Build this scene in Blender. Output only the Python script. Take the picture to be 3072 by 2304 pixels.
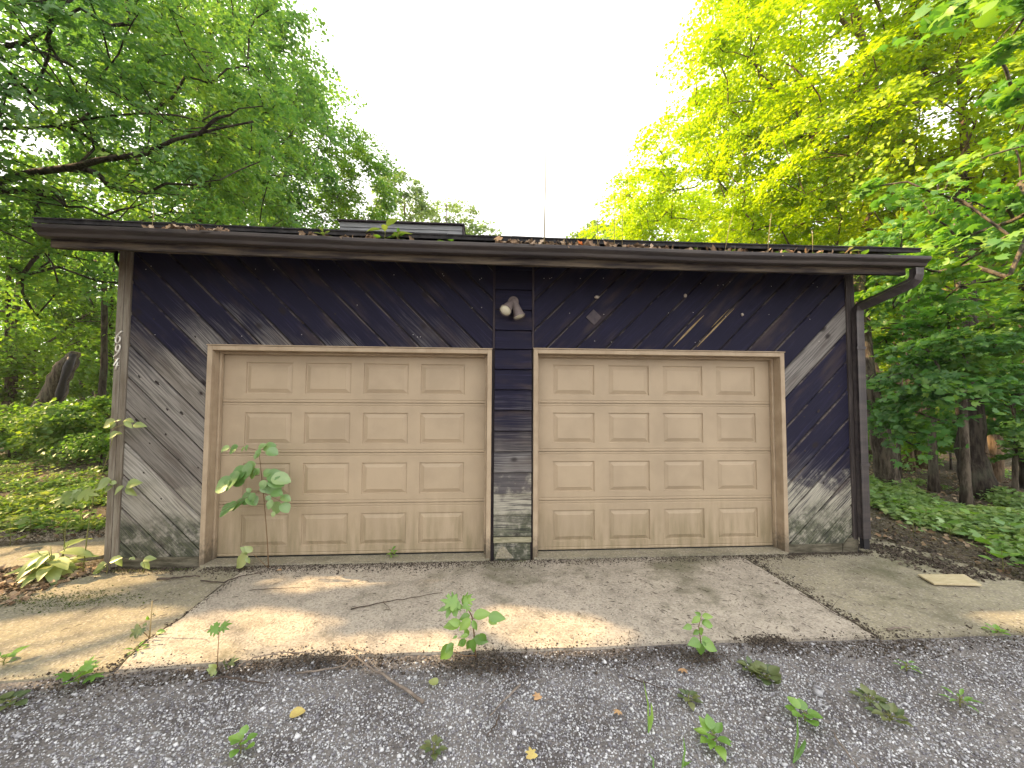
import bpy, bmesh, math, random
import numpy as np
from mathutils import Vector, Matrix

sc = bpy.context.scene
COL = sc.collection
for o in list(bpy.data.objects):
    bpy.data.objects.remove(o)

# ------------------------------------------------------------------ camera
YAW, PITCH, ROLL = map(math.radians, (3.84, 2.516, 0.334))
CAM = Vector((0.0, -4.096, 1.649))
_fw = Vector((math.sin(YAW)*math.cos(PITCH), math.cos(YAW)*math.cos(PITCH), math.sin(PITCH)))
_rt = Vector((math.cos(YAW), -math.sin(YAW), 0))
_up = _rt.cross(_fw)
RT = _rt*math.cos(ROLL) + _up*math.sin(ROLL)
UP = -_rt*math.sin(ROLL) + _up*math.cos(ROLL)
cam = bpy.data.objects.new('camera', bpy.data.cameras.new('camera'))
COL.objects.link(cam)
cam.data.sensor_width = 36.0
cam.data.lens = 13.5
cam.data.clip_start = 0.05
cam.data.clip_end = 2000
M = Matrix((RT, UP, -_fw)).transposed().to_4x4()
M.translation = CAM
cam.matrix_world = M
sc.camera = cam

# ------------------------------------------------------------------ sky and sun
SUN_EL = math.radians(31.0)
SUN_AZ = math.atan2(-0.993, 0.12)            # from +Y towards +X
SUN = Vector((math.sin(SUN_AZ)*math.cos(SUN_EL), math.cos(SUN_AZ)*math.cos(SUN_EL), math.sin(SUN_EL)))
world = bpy.data.worlds.new('World')
sc.world = world
world.use_nodes = True
wn = world.node_tree
wn.nodes.clear()
w_out = wn.nodes.new('ShaderNodeOutputWorld')
w_bg = wn.nodes.new('ShaderNodeBackground')
w_sky = wn.nodes.new('ShaderNodeTexSky')
w_sky.sky_type = 'NISHITA'
w_sky.sun_disc = False
w_sky.sun_elevation = SUN_EL
w_sky.sun_rotation = SUN_AZ
w_sky.dust_density = 3.0
w_tc = wn.nodes.new('ShaderNodeTexCoord')
w_mp = wn.nodes.new('ShaderNodeMapping'); w_mp.inputs['Scale'].default_value = (1.0, 1.6, 4.0)
w_no = wn.nodes.new('ShaderNodeTexNoise'); w_no.inputs['Scale'].default_value = 1.6; w_no.inputs['Detail'].default_value = 5
w_rp = wn.nodes.new('ShaderNodeMapRange')
w_rp.inputs['From Min'].default_value = 0.3; w_rp.inputs['From Max'].default_value = 0.7
w_rp.inputs['To Min'].default_value = 0.72; w_rp.inputs['To Max'].default_value = 0.95
w_mx = wn.nodes.new('ShaderNodeMix'); w_mx.data_type = 'RGBA'
w_mx.inputs['B'].default_value = (10.0, 9.6, 8.9, 1)     # thin bright cloud veil
wn.links.new(w_tc.outputs['Generated'], w_mp.inputs[0]); wn.links.new(w_mp.outputs[0], w_no.inputs['Vector'])
wn.links.new(w_no.outputs['Fac'], w_rp.inputs['Value']); wn.links.new(w_rp.outputs[0], w_mx.inputs['Factor'])
wn.links.new(w_sky.outputs[0], w_mx.inputs['A']); wn.links.new(w_mx.outputs['Result'], w_bg.inputs['Color'])
w_bg.inputs['Strength'].default_value = 0.10
wn.links.new(w_bg.outputs[0], w_out.inputs['Surface'])
sun = bpy.data.objects.new('sun', bpy.data.lights.new('sun', 'SUN'))
COL.objects.link(sun)
sun.data.energy = 5.0
sun.data.angle = math.radians(0.53)
sun.data.color = (1.0, 0.70, 0.36)
sun.rotation_euler = SUN.to_track_quat('Z', 'Y').to_euler()
sun.location = (-20, 2, 20)

vs = sc.view_settings
vs.view_transform = 'Standard'
vs.look = 'None'
vs.gamma = 1.0
vs.use_curve_mapping = False
vs.exposure = 1.55
sc.render.engine = 'CYCLES'
cy = sc.cycles
cy.max_bounces = 7; cy.diffuse_bounces = 4; cy.glossy_bounces = 2; cy.transmission_bounces = 5; cy.transparent_max_bounces = 4
cy.use_denoising = True
cy.caustics_reflective = False; cy.caustics_refractive = False
cy.sample_clamp_indirect = 6.0

# ------------------------------------------------------------------ measuring helpers (survey from the photograph)
def ray(px, py):
    return RT*((px-1536)/1152) - UP*((py-1152)/1152) + _fw
def ground(px, py, z=0.0):
    d = ray(px, py); t = (z-CAM.z)/d.z
    return CAM + d*t
def depth(px, py, t):
    return CAM + ray(px, py)*t
def plane_y(px, py, Y):
    d = ray(px, py); t = (Y-CAM.y)/d.y
    return CAM + d*t

# ------------------------------------------------------------------ object helpers
def world_of(o):
    return o.matrix_basis if o.parent is None else world_of(o.parent) @ o.matrix_parent_inverse @ o.matrix_basis
def link(o, parent=None):
    COL.objects.link(o)
    if parent is not None:
        o.parent = parent
        o.matrix_parent_inverse = world_of(parent).inverted()
    return o
def mesh(name, verts, faces, mat=None, smooth=False):
    me = bpy.data.meshes.new(name)
    me.from_pydata([tuple(v) for v in verts], [], [tuple(f) for f in faces])
    if mat: me.materials.append(mat)
    if smooth:
        me.polygons.foreach_set('use_smooth', [True]*len(me.polygons))
    me.update()
    return me
def np_mesh(name, V, F, mat, smooth=False):
    """V (n,3) floats, F (m,k) ints, every face k-gon"""
    me = bpy.data.meshes.new(name)
    V = np.asarray(V, np.float32); F = np.asarray(F, np.int32)
    k = F.shape[1]
    me.vertices.add(len(V)); me.vertices.foreach_set('co', V.ravel())
    me.loops.add(F.size); me.loops.foreach_set('vertex_index', F.ravel())
    me.polygons.add(len(F))
    me.polygons.foreach_set('loop_start', np.arange(0, F.size, k, dtype=np.int32))
    if smooth: me.polygons.foreach_set('use_smooth', np.ones(len(F), bool))
    me.materials.append(mat)
    me.update(calc_edges=True)
    return me
def obj(name, me, parent=None):
    return link(bpy.data.objects.new(name, me), parent)
def tag(o, label=None, cat=None, group=None, kind=None):
    if label: o['label'] = label
    if cat: o['category'] = cat
    if group: o['group'] = group
    if kind: o['kind'] = kind
    return o
def thing(name, loc, label, cat, group=None):
    o = bpy.data.objects.new(name, None)
    o.empty_display_size = 0.1
    o.location = loc
    COL.objects.link(o)
    return tag(o, label, cat, group)
def box_me(name, x0, x1, y0, y1, z0, z1, mat, bev=0.0):
    bm = bmesh.new()
    bmesh.ops.create_cube(bm, size=1)
    for v in bm.verts:
        v.co = Vector((x0+(v.co.x+.5)*(x1-x0), y0+(v.co.y+.5)*(y1-y0), z0+(v.co.z+.5)*(z1-z0)))
    if bev: bmesh.ops.bevel(bm, geom=bm.edges[:], offset=bev, segments=1, affect='EDGES')
    me = bpy.data.meshes.new(name); bm.to_mesh(me); bm.free()
    me.materials.append(mat)
    return me
def box(name, x0, x1, y0, y1, z0, z1, mat, parent=None, bev=0.0):
    return obj(name, box_me(name, x0, x1, y0, y1, z0, z1, mat, bev), parent)
def tube_vf(pts, rad, sides=6, cap=True):
    pts = [Vector(p) for p in pts]
    V = []; F = []
    prev = None
    for i, p in enumerate(pts):
        t = (pts[min(i+1, len(pts)-1)] - pts[max(i-1, 0)]).normalized()
        if prev is None:
            a = t.cross(Vector((0, 0, 1)))
            if a.length < .05: a = t.cross(Vector((0, 1, 0)))
        else:
            a = prev - t*prev.dot(t)
        a.normalize(); prev = a
        b = t.cross(a)
        r = rad[i] if hasattr(rad, '__len__') else rad
        for k in range(sides):
            an = 2*math.pi*k/sides
            V.append(p + a*(math.cos(an)*r) + b*(math.sin(an)*r))
    for i in range(len(pts)-1):
        for k in range(sides):
            k2 = (k+1) % sides
            F.append((i*sides+k, i*sides+k2, (i+1)*sides+k2, (i+1)*sides+k))
    if cap:
        F.append(tuple(reversed(range(sides)))); F.append(tuple(range((len(pts)-1)*sides, len(pts)*sides)))
    return V, F
def tube(name, pts, rad, mat, parent=None, sides=6):
    V, F = tube_vf(pts, rad, sides)
    return obj(name, mesh(name, V, F, mat, True), parent)
class Soup:
    def __init__(s): s.V = []; s.F = []
    def add(s, V, F):
        b = len(s.V); s.V += list(V); s.F += [tuple(i+b for i in f) for f in F]
    def me(s, name, mat, smooth=False): return mesh(name, s.V, s.F, mat, smooth)

# ------------------------------------------------------------------ material helpers
class NB:
    def __init__(s, name):
        s.m = bpy.data.materials.new(name); s.m.use_nodes = True
        s.t = s.m.node_tree; s.b = s.t.nodes['Principled BSDF']; s.out = s.t.nodes['Material Output']
    def n(s, typ, **kw):
        nd = s.t.nodes.new(typ)
        for k, v in kw.items():
            if k.startswith('i_'):
                key = k[2:]
                nd.inputs[int(key) if key.isdigit() else key].default_value = v
            else: setattr(nd, k, v)
        return nd
    def l(s, a, b): s.t.links.new(a, b)
    def math(s, op, a, b=None, clamp=False):
        nd = s.n('ShaderNodeMath', operation=op); nd.use_clamp = clamp
        for i, x in enumerate((a, b)):
            if x is None: continue
            if isinstance(x, (int, float)): nd.inputs[i].default_value = x
            else: s.l(x, nd.inputs[i])
        return nd.outputs[0]
    def mix(s, fac, a, b, blend='MIX'):
        nd = s.n('ShaderNodeMix', data_type='RGBA', blend_type=blend)
        for key, x in (('Factor', fac), ('A', a), ('B', b)):
            if isinstance(x, (int, float)): nd.inputs[key].default_value = x
            elif isinstance(x, tuple): nd.inputs[key].default_value = (*x, 1)
            else: s.l(x, nd.inputs[key])
        return nd.outputs['Result']
    def step(s, x, lo, hi):
        nd = s.n('ShaderNodeMapRange', interpolation_type='SMOOTHSTEP')
        nd.inputs['From Min'].default_value = lo; nd.inputs['From Max'].default_value = hi
        s.l(x, nd.inputs['Value']); return nd.outputs[0]
    def noise(s, vec, scale, detail=4, rough=.55, out='Fac'):
        nd = s.n('ShaderNodeTexNoise'); nd.inputs['Scale'].default_value = scale
        nd.inputs['Detail'].default_value = detail; nd.inputs['Roughness'].default_value = rough
        s.l(vec, nd.inputs['Vector']); return nd.outputs[out]
    def pos(s): return s.n('ShaderNodeNewGeometry').outputs['Position']
    def scale(s, vec, sx, sy, sz):
        nd = s.n('ShaderNodeMapping'); nd.inputs['Scale'].default_value = (sx, sy, sz); s.l(vec, nd.inputs[0]); return nd.outputs[0]
    def sep(s, vec):
        nd = s.n('ShaderNodeSeparateXYZ'); s.l(vec, nd.inputs[0]); return nd.outputs
    def bump(s, h, strength=.3, dist=.01):
        nd = s.n('ShaderNodeBump'); nd.inputs['Strength'].default_value = strength; nd.inputs['Distance'].default_value = dist
        s.l(h, nd.inputs['Height']); s.l(nd.outputs[0], s.b.inputs['Normal'])
    def done(s, col=None, rough=.8, spec=.3):
        if col is not None:
            if isinstance(col, tuple): s.b.inputs['Base Color'].default_value = (*col, 1)
            else: s.l(col, s.b.inputs['Base Color'])
        if isinstance(rough, (int, float)): s.b.inputs['Roughness'].default_value = rough
        else: s.l(rough, s.b.inputs['Roughness'])
        s.b.inputs['Specular IOR Level'].default_value = spec
        return s.m
    def oattr(s, name):
        return s.n('ShaderNodeAttribute', attribute_type='OBJECT', attribute_name=name).outputs['Fac']

def mat_siding(name, dark=(.010, .0095, .027), grey=(.36, .345, .325)):  # blue-violet cast of glare and sky light is painted into the dark stain
    """stained boards: dark, with a painted blue-violet light cast, where the stain survives, silvered below object attribute w_z by amount w_amt"""
    b = NB(name)
    uv = b.n('ShaderNodeUVMap', uv_map='grain').outputs[0]
    rnd = b.n('ShaderNodeObjectInfo').outputs['Random']
    off = b.n('ShaderNodeCombineXYZ'); b.l(b.math('MULTIPLY', rnd, 37.0), off.inputs[0]); b.l(b.math('MULTIPLY', rnd, 91.0), off.inputs[2])
    av = b.n('ShaderNodeVectorMath', operation='ADD'); b.l(uv, av.inputs[0]); b.l(off.outputs[0], av.inputs[1]); uvo = av.outputs[0]
    warp = b.noise(b.scale(uvo, 2.0, 6.0, 1), 1.0, 2, .5, 'Color')
    wv = b.n('ShaderNodeVectorMath', operation='MULTIPLY_ADD'); b.l(warp, wv.inputs[0]); wv.inputs[1].default_value = (0, .035, 0); b.l(uvo, wv.inputs[2])
    grain = b.noise(b.scale(wv.outputs[0], 2.2, 75, 1), 1.0, 6, .62)
    fine = b.noise(b.scale(wv.outputs[0], 7, 260, 1), 1.0, 3, .6)
    blot = b.noise(b.scale(uvo, 1.6, 6, 1), 1.0, 4)
    # knots
    vo = b.n('ShaderNodeTexVoronoi', feature='F1'); vo.inputs['Scale'].default_value = 1.0; vo.inputs['Randomness'].default_value = 1
    b.l(b.scale(uvo, 3.2, 4.8, 1), vo.inputs['Vector'])
    kn = b.math('SUBTRACT', 1.0, b.step(b.math('ADD', vo.outputs['Distance'], b.math('MULTIPLY', blot, .14)), .12, .27))
    kc = b.n('ShaderNodeSeparateColor'); b.l(vo.outputs['Color'], kc.inputs[0])
    kn = b.math('MULTIPLY', kn, b.step(kc.outputs[0], .42, .5))
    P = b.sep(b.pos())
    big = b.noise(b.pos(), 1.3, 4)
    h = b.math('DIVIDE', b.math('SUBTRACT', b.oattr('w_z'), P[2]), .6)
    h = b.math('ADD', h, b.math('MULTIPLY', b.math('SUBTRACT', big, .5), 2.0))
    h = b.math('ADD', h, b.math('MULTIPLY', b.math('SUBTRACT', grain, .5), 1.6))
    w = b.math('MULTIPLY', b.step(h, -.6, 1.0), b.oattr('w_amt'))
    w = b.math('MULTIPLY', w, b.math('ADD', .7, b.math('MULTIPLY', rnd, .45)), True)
    silver = b.mix(b.step(grain, .34, .62), tuple(c*.44 for c in grey), grey)
    silver = b.mix(b.math('MULTIPLY', b.step(blot, .45, .75), .6), silver, (.105, .082, .066))
    silver = b.mix(1.0, silver, b.mix(b.math('FRACT', b.math('MULTIPLY', rnd, 7.31)), (.58, .55, .53), (1.2, 1.2, 1.2)), 'MULTIPLY')
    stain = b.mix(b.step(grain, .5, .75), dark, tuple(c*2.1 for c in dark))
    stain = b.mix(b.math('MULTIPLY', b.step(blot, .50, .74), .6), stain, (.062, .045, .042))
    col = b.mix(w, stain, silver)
    # board edges: worn stain plus a lit upper arris painted paler
    vv_ = b.sep(uv)[1]
    ed = b.math('MULTIPLY', b.step(vv_, .208, .2145), b.step(b.noise(b.scale(uvo, 3.5, 1, 1), 1.0, 5, .7), .42, .60))
    col = b.mix(b.math('MULTIPLY', ed, .6), col, (.16, .135, .12))
    # splash zone: bare pale patches, then black-green algae
    sp = b.noise(b.scale(b.pos(), 3, 3, 3), 1.2, 5, .65)
    hz = b.math('ADD', P[2], b.math('MULTIPLY', b.math('SUBTRACT', sp, .5), 1.0))
    bare = b.math('MULTIPLY', b.math('SUBTRACT', 1.0, b.step(hz, .66, .84)), b.step(b.math('ADD', b.math('MULTIPLY', grain, .6), b.math('MULTIPLY', fine, .4)), .38, .56))
    col = b.mix(b.math('MULTIPLY', bare, b.oattr('bare')), col, (.37, .355, .30))
    alg = b.math('SUBTRACT', 1.0, b.step(hz, .20, .62))
    algc = b.mix(b.step(fine, .4, .6), (.018, .022, .020), (.075, .085, .05))
    col = b.mix(b.math('MULTIPLY', alg, b.math('MULTIPLY', .92, b.step(b.noise(b.pos(), 9, 5, .7), .30, .56))), col, algc)
    col = b.mix(b.math('MULTIPLY', kn, .9), col, (.016, .012, .014))
    b.bump(b.math('ADD', b.math('MULTIPLY', grain, .8), b.math('MULTIPLY', fine, .4)), .55, .006)
    return b.done(col, .82, .25)

def mat_tan(name, base=(.40, .318, .228), dirt=.85):
    b = NB(name)
    p = b.pos(); P = b.sep(p)
    n1 = b.noise(p, 2.3, 5, .6); n2 = b.noise(b.scale(p, 14, 14, 2.0), 1.0, 5, .65); n3 = b.noise(p, 160, 2)
    col = b.mix(b.step(n1, .35, .7), base, tuple(c*.86 for c in base))
    low = b.math('SUBTRACT', 1.0, b.step(b.math('ADD', P[2], b.math('MULTIPLY', b.math('SUBTRACT', n1, .5), .7)), .0, .75))
    col = b.mix(b.math('MULTIPLY', b.math('MULTIPLY', low, dirt), b.step(n2, .3, .75)), col, (.20, .165, .095))
    col = b.mix(b.math('MULTIPLY', b.step(n2, .58, .8), .16), col, (.27, .21, .14))
    col = b.mix(b.math('MULTIPLY', b.step(n3, .68, .75), .35), col, (.16, .12, .08))
    b.bump(b.math('ADD', n3, b.math('MULTIPLY', n2, .6)), .12, .004)
    return b.done(col, .55, .4)

def mat_trim(name):
    b = NB(name)
    p = b.pos(); P = b.sep(p)
    n1 = b.noise(p, 5, 5, .6); n2 = b.noise(p, 22, 6, .7); n4 = b.noise(b.scale(p, 60, 60, 3), 1, 4)
    col = b.mix(b.step(n1, .35, .7), (.42, .335, .245), (.34, .265, .19))
    col = b.mix(b.math('MULTIPLY', b.step(n4, .55, .75), .4), col, (.25, .18, .12))
    col = b.mix(b.step(n2, .69, .73), col, (.06, .04, .03))
    low = b.math('SUBTRACT', 1.0, b.step(b.math('ADD', P[2], b.math('MULTIPLY', b.math('SUBTRACT', n2, .5), .5)), .02, .3))
    col = b.mix(b.math('MULTIPLY', low, .75), col, (.07, .06, .045))
    b.bump(n2, .3, .004)
    return b.done(col, .65, .3)

def mat_concrete(name, base=(.45, .405, .345)):
    b = NB(name)
    p = b.pos()
    n1 = b.noise(p, 1.1, 6, .6); n2 = b.noise(p, 5, 6, .65); n3 = b.noise(p, 55, 4, .7)
    vo = b.n('ShaderNodeTexVoronoi', feature='F1'); vo.inputs['Scale'].default_value = 85; b.l(p, vo.inputs['Vector'])
    vc = b.n('ShaderNodeSeparateColor'); b.l(vo.outputs['Color'], vc.inputs[0])
    col = b.mix(b.step(n1, .35, .68), base, tuple(c*.80 for c in base))
    col = b.mix(b.math('MULTIPLY', b.step(n2, .45, .72), .6), col, (.19, .17, .145))
    n5 = b.noise(b.scale(p, 1.0, 2.2, 1), .7, 4, .6)
    col = b.mix(b.math('MULTIPLY', b.step(n5, .5, .66), .5), col, (.165, .15, .115))
    col = b.mix(b.math('MULTIPLY', b.step(vc.outputs[0], .5, .95), .6), col, (.17, .15, .135))
    col = b.mix(b.math('MULTIPLY', b.step(vc.outputs[1], .75, .95), .35), col, (.55, .51, .46))
    col = b.mix(b.math('MULTIPLY', b.step(n3, .56, .72), .5), col, (.13, .115, .10))
    # green-black damp growth in patches
    g = b.noise(b.scale(p, .8, 1.3, 1), .9, 5, .6)
    col = b.mix(b.math('MULTIPLY', b.step(b.math('ADD', b.math('MULTIPLY', g, .8), b.math('MULTIPLY', n2, .3)), .56, .74), .7), col, (.105, .105, .062))
    b.bump(b.math('ADD', n3, b.math('MULTIPLY', vo.outputs['Distance'], .5)), .5, .008)
    return b.done(col, .9, .2)

def mat_soil(name, a=(.045, .040, .046), c=(.10, .09, .095)):
    b = NB(name)
    p = b.pos()
    n1 = b.noise(p, 3, 6, .65); n2 = b.noise(p, 40, 5, .7)
    vo = b.n('ShaderNodeTexVoronoi', feature='F1'); vo.inputs['Scale'].default_value = 60; b.l(p, vo.inputs['Vector'])
    vc = b.n('ShaderNodeSeparateColor'); b.l(vo.outputs['Color'], vc.inputs[0])
    col = b.mix(b.step(n1, .35, .65), a, c)
    col = b.mix(b.math('MULTIPLY', b.step(vc.outputs[0], .6, .9), .6), col, (.26, .24, .235))
    col = b.mix(b.math('MULTIPLY', b.step(n2, .5, .7), .6), col, tuple(x*.5 for x in a))
    b.bump(b.math('ADD', n2, b.math('MULTIPLY', vo.outputs['Distance'], -.8)), .8, .02)
    return b.done(col, .95, .15)

def mat_island(name, cols, rough=.85, noise_scale=None, spec=.2):
    b = NB(name)
    r = b.n('ShaderNodeNewGeometry').outputs['Random Per Island']
    cr = b.n('ShaderNodeValToRGB'); cr.color_ramp.interpolation = 'LINEAR'
    el = cr.color_ramp.elements
    while len(el) < len(cols): el.new(.5)
    for i, c in enumerate(cols):
        el[i].position = i/(len(cols)-1); el[i].color = (*c, 1)
    b.l(r, cr.inputs[0]); col = cr.outputs[0]
    if noise_scale:
        n = b.noise(b.pos(), noise_scale, 4)
        col = b.mix(b.math('MULTIPLY', b.step(n, .45, .7), .5), col, tuple(x*.4 for x in cols[0]))
    return b.done(col, rough, spec)

def mat_leaf(name, c0, c1, c2, trans=.5, tcol=None, clump=.35, gloss=.03, rnd_obj=False):
    """reflect + transmit; hue differs from leaf to leaf and from spray to spray"""
    b = NB(name); t = b.t
    geo = b.n('ShaderNodeNewGeometry')
    r = b.n('ShaderNodeObjectInfo').outputs['Random'] if rnd_obj else geo.outputs['Random Per Island']
    n = b.noise(geo.outputs['Position'], clump, 3, .6)
    f = b.math('ADD', b.math('MULTIPLY', r, .55), b.math('MULTIPLY', b.step(n, .35, .65), .45), True)
    cr = b.n('ShaderNodeValToRGB'); el = cr.color_ramp.elements
    el[0].color = (*c0, 1); el[1].color = (*c2, 1); e = el.new(.5); e.color = (*c1, 1)
    b.l(f, cr.inputs[0]); col = cr.outputs[0]
    tint = b.mix(1.0, col, tcol or (1.25, 1.25, .55), 'MULTIPLY')
    d = b.n('ShaderNodeBsdfDiffuse'); b.l(col, d.inputs[0])
    tr = b.n('ShaderNodeBsdfTranslucent'); b.l(tint, tr.inputs[0])
    g = b.n('ShaderNodeBsdfGlossy'); g.inputs['Roughness'].default_value = .42; g.inputs[0].default_value = (.9, .95, .9, 1)
    m1 = b.n('ShaderNodeMixShader'); m1.inputs[0].default_value = trans; b.l(d.outputs[0], m1.inputs[1]); b.l(tr.outputs[0], m1.inputs[2])
    m2 = b.n('ShaderNodeMixShader'); m2.inputs[0].default_value = gloss; b.l(m1.outputs[0], m2.inputs[1]); b.l(g.outputs[0], m2.inputs[2])
    b.l(m2.outputs[0], b.out.inputs['Surface'])
    return b.m

def mat_bark(name, a=(.045, .036, .03), c=(.15, .125, .10)):
    b = NB(name)
    p = b.pos()
    n1 = b.noise(b.scale(p, 16, 16, 3.0), 1, 5, .65); n2 = b.noise(p, 2, 4)
    col = b.mix(b.step(n1, .38, .62), a, c)
    col = b.mix(b.math('MULTIPLY', b.step(n2, .5, .7), .5), col, (.11, .12, .085))
    b.bump(n1, .9, .03)
    return b.done(col, .92, .15)

def mat_worn(name, a, c, scale=6, rough=.6, spots=None, spec=.4, stretch=(1, 1, 1)):
    b = NB(name)
    p = b.scale(b.pos(), *stretch)
    n1 = b.noise(p, scale, 6, .65); n2 = b.noise(p, scale*9, 4, .7)
    col = b.mix(b.step(n1, .36, .66), a, c)
    if spots: col = b.mix(b.math('MULTIPLY', b.step(n2, .56, .72), .7), col, spots)
    b.bump(b.math('ADD', n1, b.math('MULTIPLY', n2, .5)), .25, .005)
    return b.done(col, rough, spec)

MT = {}
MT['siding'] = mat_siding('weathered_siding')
MT['tan'] = mat_tan('tan_door_paint')
MT['trim'] = mat_trim('tan_trim_paint')
MT['concrete'] = mat_concrete('aged_concrete')
MT['concrete2'] = mat_concrete('aged_concrete_damp', (.31, .285, .21))
MT['soil'] = mat_soil('dark_soil')
MT['forest'] = mat_soil('forest_floor', (.05, .042, .026), (.12, .095, .06))
MT['gutter'] = mat_worn('brown_gutter_metal', (.030, .025, .030), (.060, .050, .050), 5, .5, (.02, .017, .02), .5, (.35, 3, 3))
MT['fascia'] = mat_worn('fascia_wood', (.022, .018, .022), (.12, .095, .07), 3.2, .8, (.03, .024, .022), .2, (.6, 4, 7))
MT['soffit'] = mat_worn('soffit_wood', (.02, .016, .022), (.035, .028, .03), 4, .85)
MT['roof'] = mat_worn('dark_shingle', (.016, .016, .02), (.04, .038, .042), 12, .9, (.01, .01, .012))
MT['corner'] = mat_worn('corner_board_wood', (.15, .125, .10), (.25, .225, .19), 3, .85, (.05, .042, .034), .2, (9, 9, .8))
MT['corner_dark'] = mat_worn('corner_board_dark', (.04, .034, .036), (.085, .072, .07), 3, .85, (.02, .018, .02), .2, (9, 9, .8))
MT['batten'] = mat_worn('batten_dark', (.028, .022, .034), (.06, .048, .052), 5, .8, None, .25, (6, 6, .8))
MT['baseboard'] = mat_worn('sill_wood', (.06, .055, .04), (.17, .155, .12), 4, .9, (.025, .025, .018), .2, (1, 6, 6))
MT['baseboard2'] = mat_worn('bleached_strip', (.22, .21, .14), (.36, .34, .25), 9, .9, (.05, .05, .035), .2, (1, 4, 4))
MT['monitor'] = mat_worn('grey_monitor_boards', (.17, .18, .20), (.28, .29, .31), 5, .85, (.09, .09, .1), .2, (.6, 5, 9))
MT['black'] = mat_worn('black_metal', (.012, .012, .016), (.022, .02, .026), 8, .6)
MT['lampbody'] = mat_worn('bronze_lamp', (.14, .115, .115), (.19, .155, .15), 9, .5)
MT['lens'] = NB('lamp_glass').done((.78, .76, .62), .18, .6)
MT['chrome'] = NB('house_number_metal').done((.72, .70, .66), .35, .6)
MT['chrome'].node_tree.nodes['Principled BSDF'].inputs['Metallic'].default_value = .6
MT['rubber'] = NB('black_rubber').done((.015, .015, .015), .8, .2)
MT['rawwood'] = mat_worn('split_raw_wood', (.24, .17, .085), (.36, .27, .15), 14, .8, (.10, .07, .04), .2)
MT['plate'] = mat_worn('faded_plate', (.05, .042, .055), (.08, .066, .075), 20, .8)
MT['mud'] = mat_worn('dry_mud', (.36, .31, .27), (.48, .43, .38), 40, .9)
MT['plank'] = mat_worn('pale_loose_board', (.40, .34, .22), (.50, .44, .30), 5, .8, (.20, .16, .10), .2, (2, 14, 3))
MT['twig'] = mat_worn('dead_twig', (.13, .105, .09), (.24, .20, .17), 20, .9)
MT['twigdark'] = mat_worn('damp_twig', (.045, .034, .03), (.10, .075, .06), 20, .9)
MT['stalk'] = NB('dry_stalk').done((.30, .24, .13), .8, .2)
MT['stem'] = NB('green_stem').done((.16, .17, .05), .6, .3)
MT['stembrown'] = NB('sapling_stem').done((.17, .11, .06), .7, .3)
MT['stemred'] = NB('reddish_stem').done((.20, .12, .06), .7, .3)
MT['bark'] = mat_bark('grey_bark')
MT['barkwarm'] = mat_bark('warm_bark', (.075, .05, .032), (.24, .175, .115))
MT['barkdark'] = mat_bark('dark_bark', (.025, .02, .018), (.075, .062, .052))
MT['barkpale'] = mat_bark('bleached_bark', (.13, .12, .11), (.33, .31, .28))
MT['pebble'] = mat_island('gravel_stone', [(.13, .125, .15), (.26, .26, .29), (.41, .42, .455), (.64, .655, .70)], .85)
MT['pebblewarm'] = mat_island('sandy_stone', [(.11, .09, .07), (.28, .24, .19), (.42, .37, .31)], .85)
MT['chips'] = mat_island('dark_debris', [(.028, .023, .020), (.065, .053, .045), (.12, .098, .08), (.045, .038, .033)], .95)
MT['deadleaf'] = mat_island('dead_leaves', [(.10, .065, .04), (.27, .19, .12), (.40, .31, .23), (.20, .12, .07)], .85)
MT['rustleaf'] = NB('rust_leaf').done((.48, .13, .03), .8, .2)
MT['yellowleaf'] = mat_worn('yellow_leaf', (.50, .42, .14), (.44, .33, .12), 30, .7, (.3, .18, .05))
MT['tanleaf'] = mat_worn('tan_leaf', (.46, .30, .16), (.38, .23, .12), 30, .8, (.2, .12, .06))
MT['moss'] = mat_island('moss_tuft', [(.035, .05, .015), (.08, .11, .03), (.12, .14, .04)], .95)
# foliage: sunlit and shaded looks painted into separate leaf colours
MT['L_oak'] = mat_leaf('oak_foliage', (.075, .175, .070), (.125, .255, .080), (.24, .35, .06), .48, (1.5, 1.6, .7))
MT['L_back'] = mat_leaf('backlight_painted_foliage', (.09, .19, .05), (.15, .26, .05), (.26, .36, .035), .5, (1.25, 1.5, .5))  # backlight put into a yellower leaf colour
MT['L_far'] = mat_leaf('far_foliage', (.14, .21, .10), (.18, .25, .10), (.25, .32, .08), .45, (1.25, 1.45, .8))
MT['L_gold'] = mat_leaf('sun_painted_maple_foliage', (.22, .36, .010), (.35, .48, .008), (.47, .55, .006), .5, (1.6, 1.6, .4), .5)  # yellow of the sunlight is painted into the leaf colour
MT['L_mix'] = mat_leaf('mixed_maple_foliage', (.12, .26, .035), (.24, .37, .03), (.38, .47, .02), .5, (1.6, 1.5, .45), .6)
MT['L_maple'] = mat_leaf('shade_painted_maple_foliage', (.07, .19, .065), (.13, .28, .07), (.28, .42, .05), .46, (1.5, 1.6, .4), .8)  # shaded copy of the maple leaf, shade put into the colour
MT['L_shade'] = mat_leaf('deep_shade_painted_maple_foliage', (.055, .155, .06), (.10, .23, .07), (.20, .32, .06), .45, (1.5, 1.6, .5), .8)  # darker copy again, deep shade painted as leaf colour
MT['L_bush'] = mat_leaf('understory_foliage', (.07, .17, .05), (.13, .25, .055), (.27, .36, .06), .45, (1.4, 1.4, .5), .9)
MT['L_weed'] = mat_leaf('weed_leaf', (.10, .22, .045), (.16, .32, .06), (.26, .42, .08), .4, (1.4, 1.4, .4), 3, .06, True)
MT['L_sap'] = mat_leaf('sapling_leaf', (.12, .25, .08), (.18, .33, .12), (.34, .47, .21), .35, (1.3, 1.4, .4), 3, .08, True)
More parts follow.
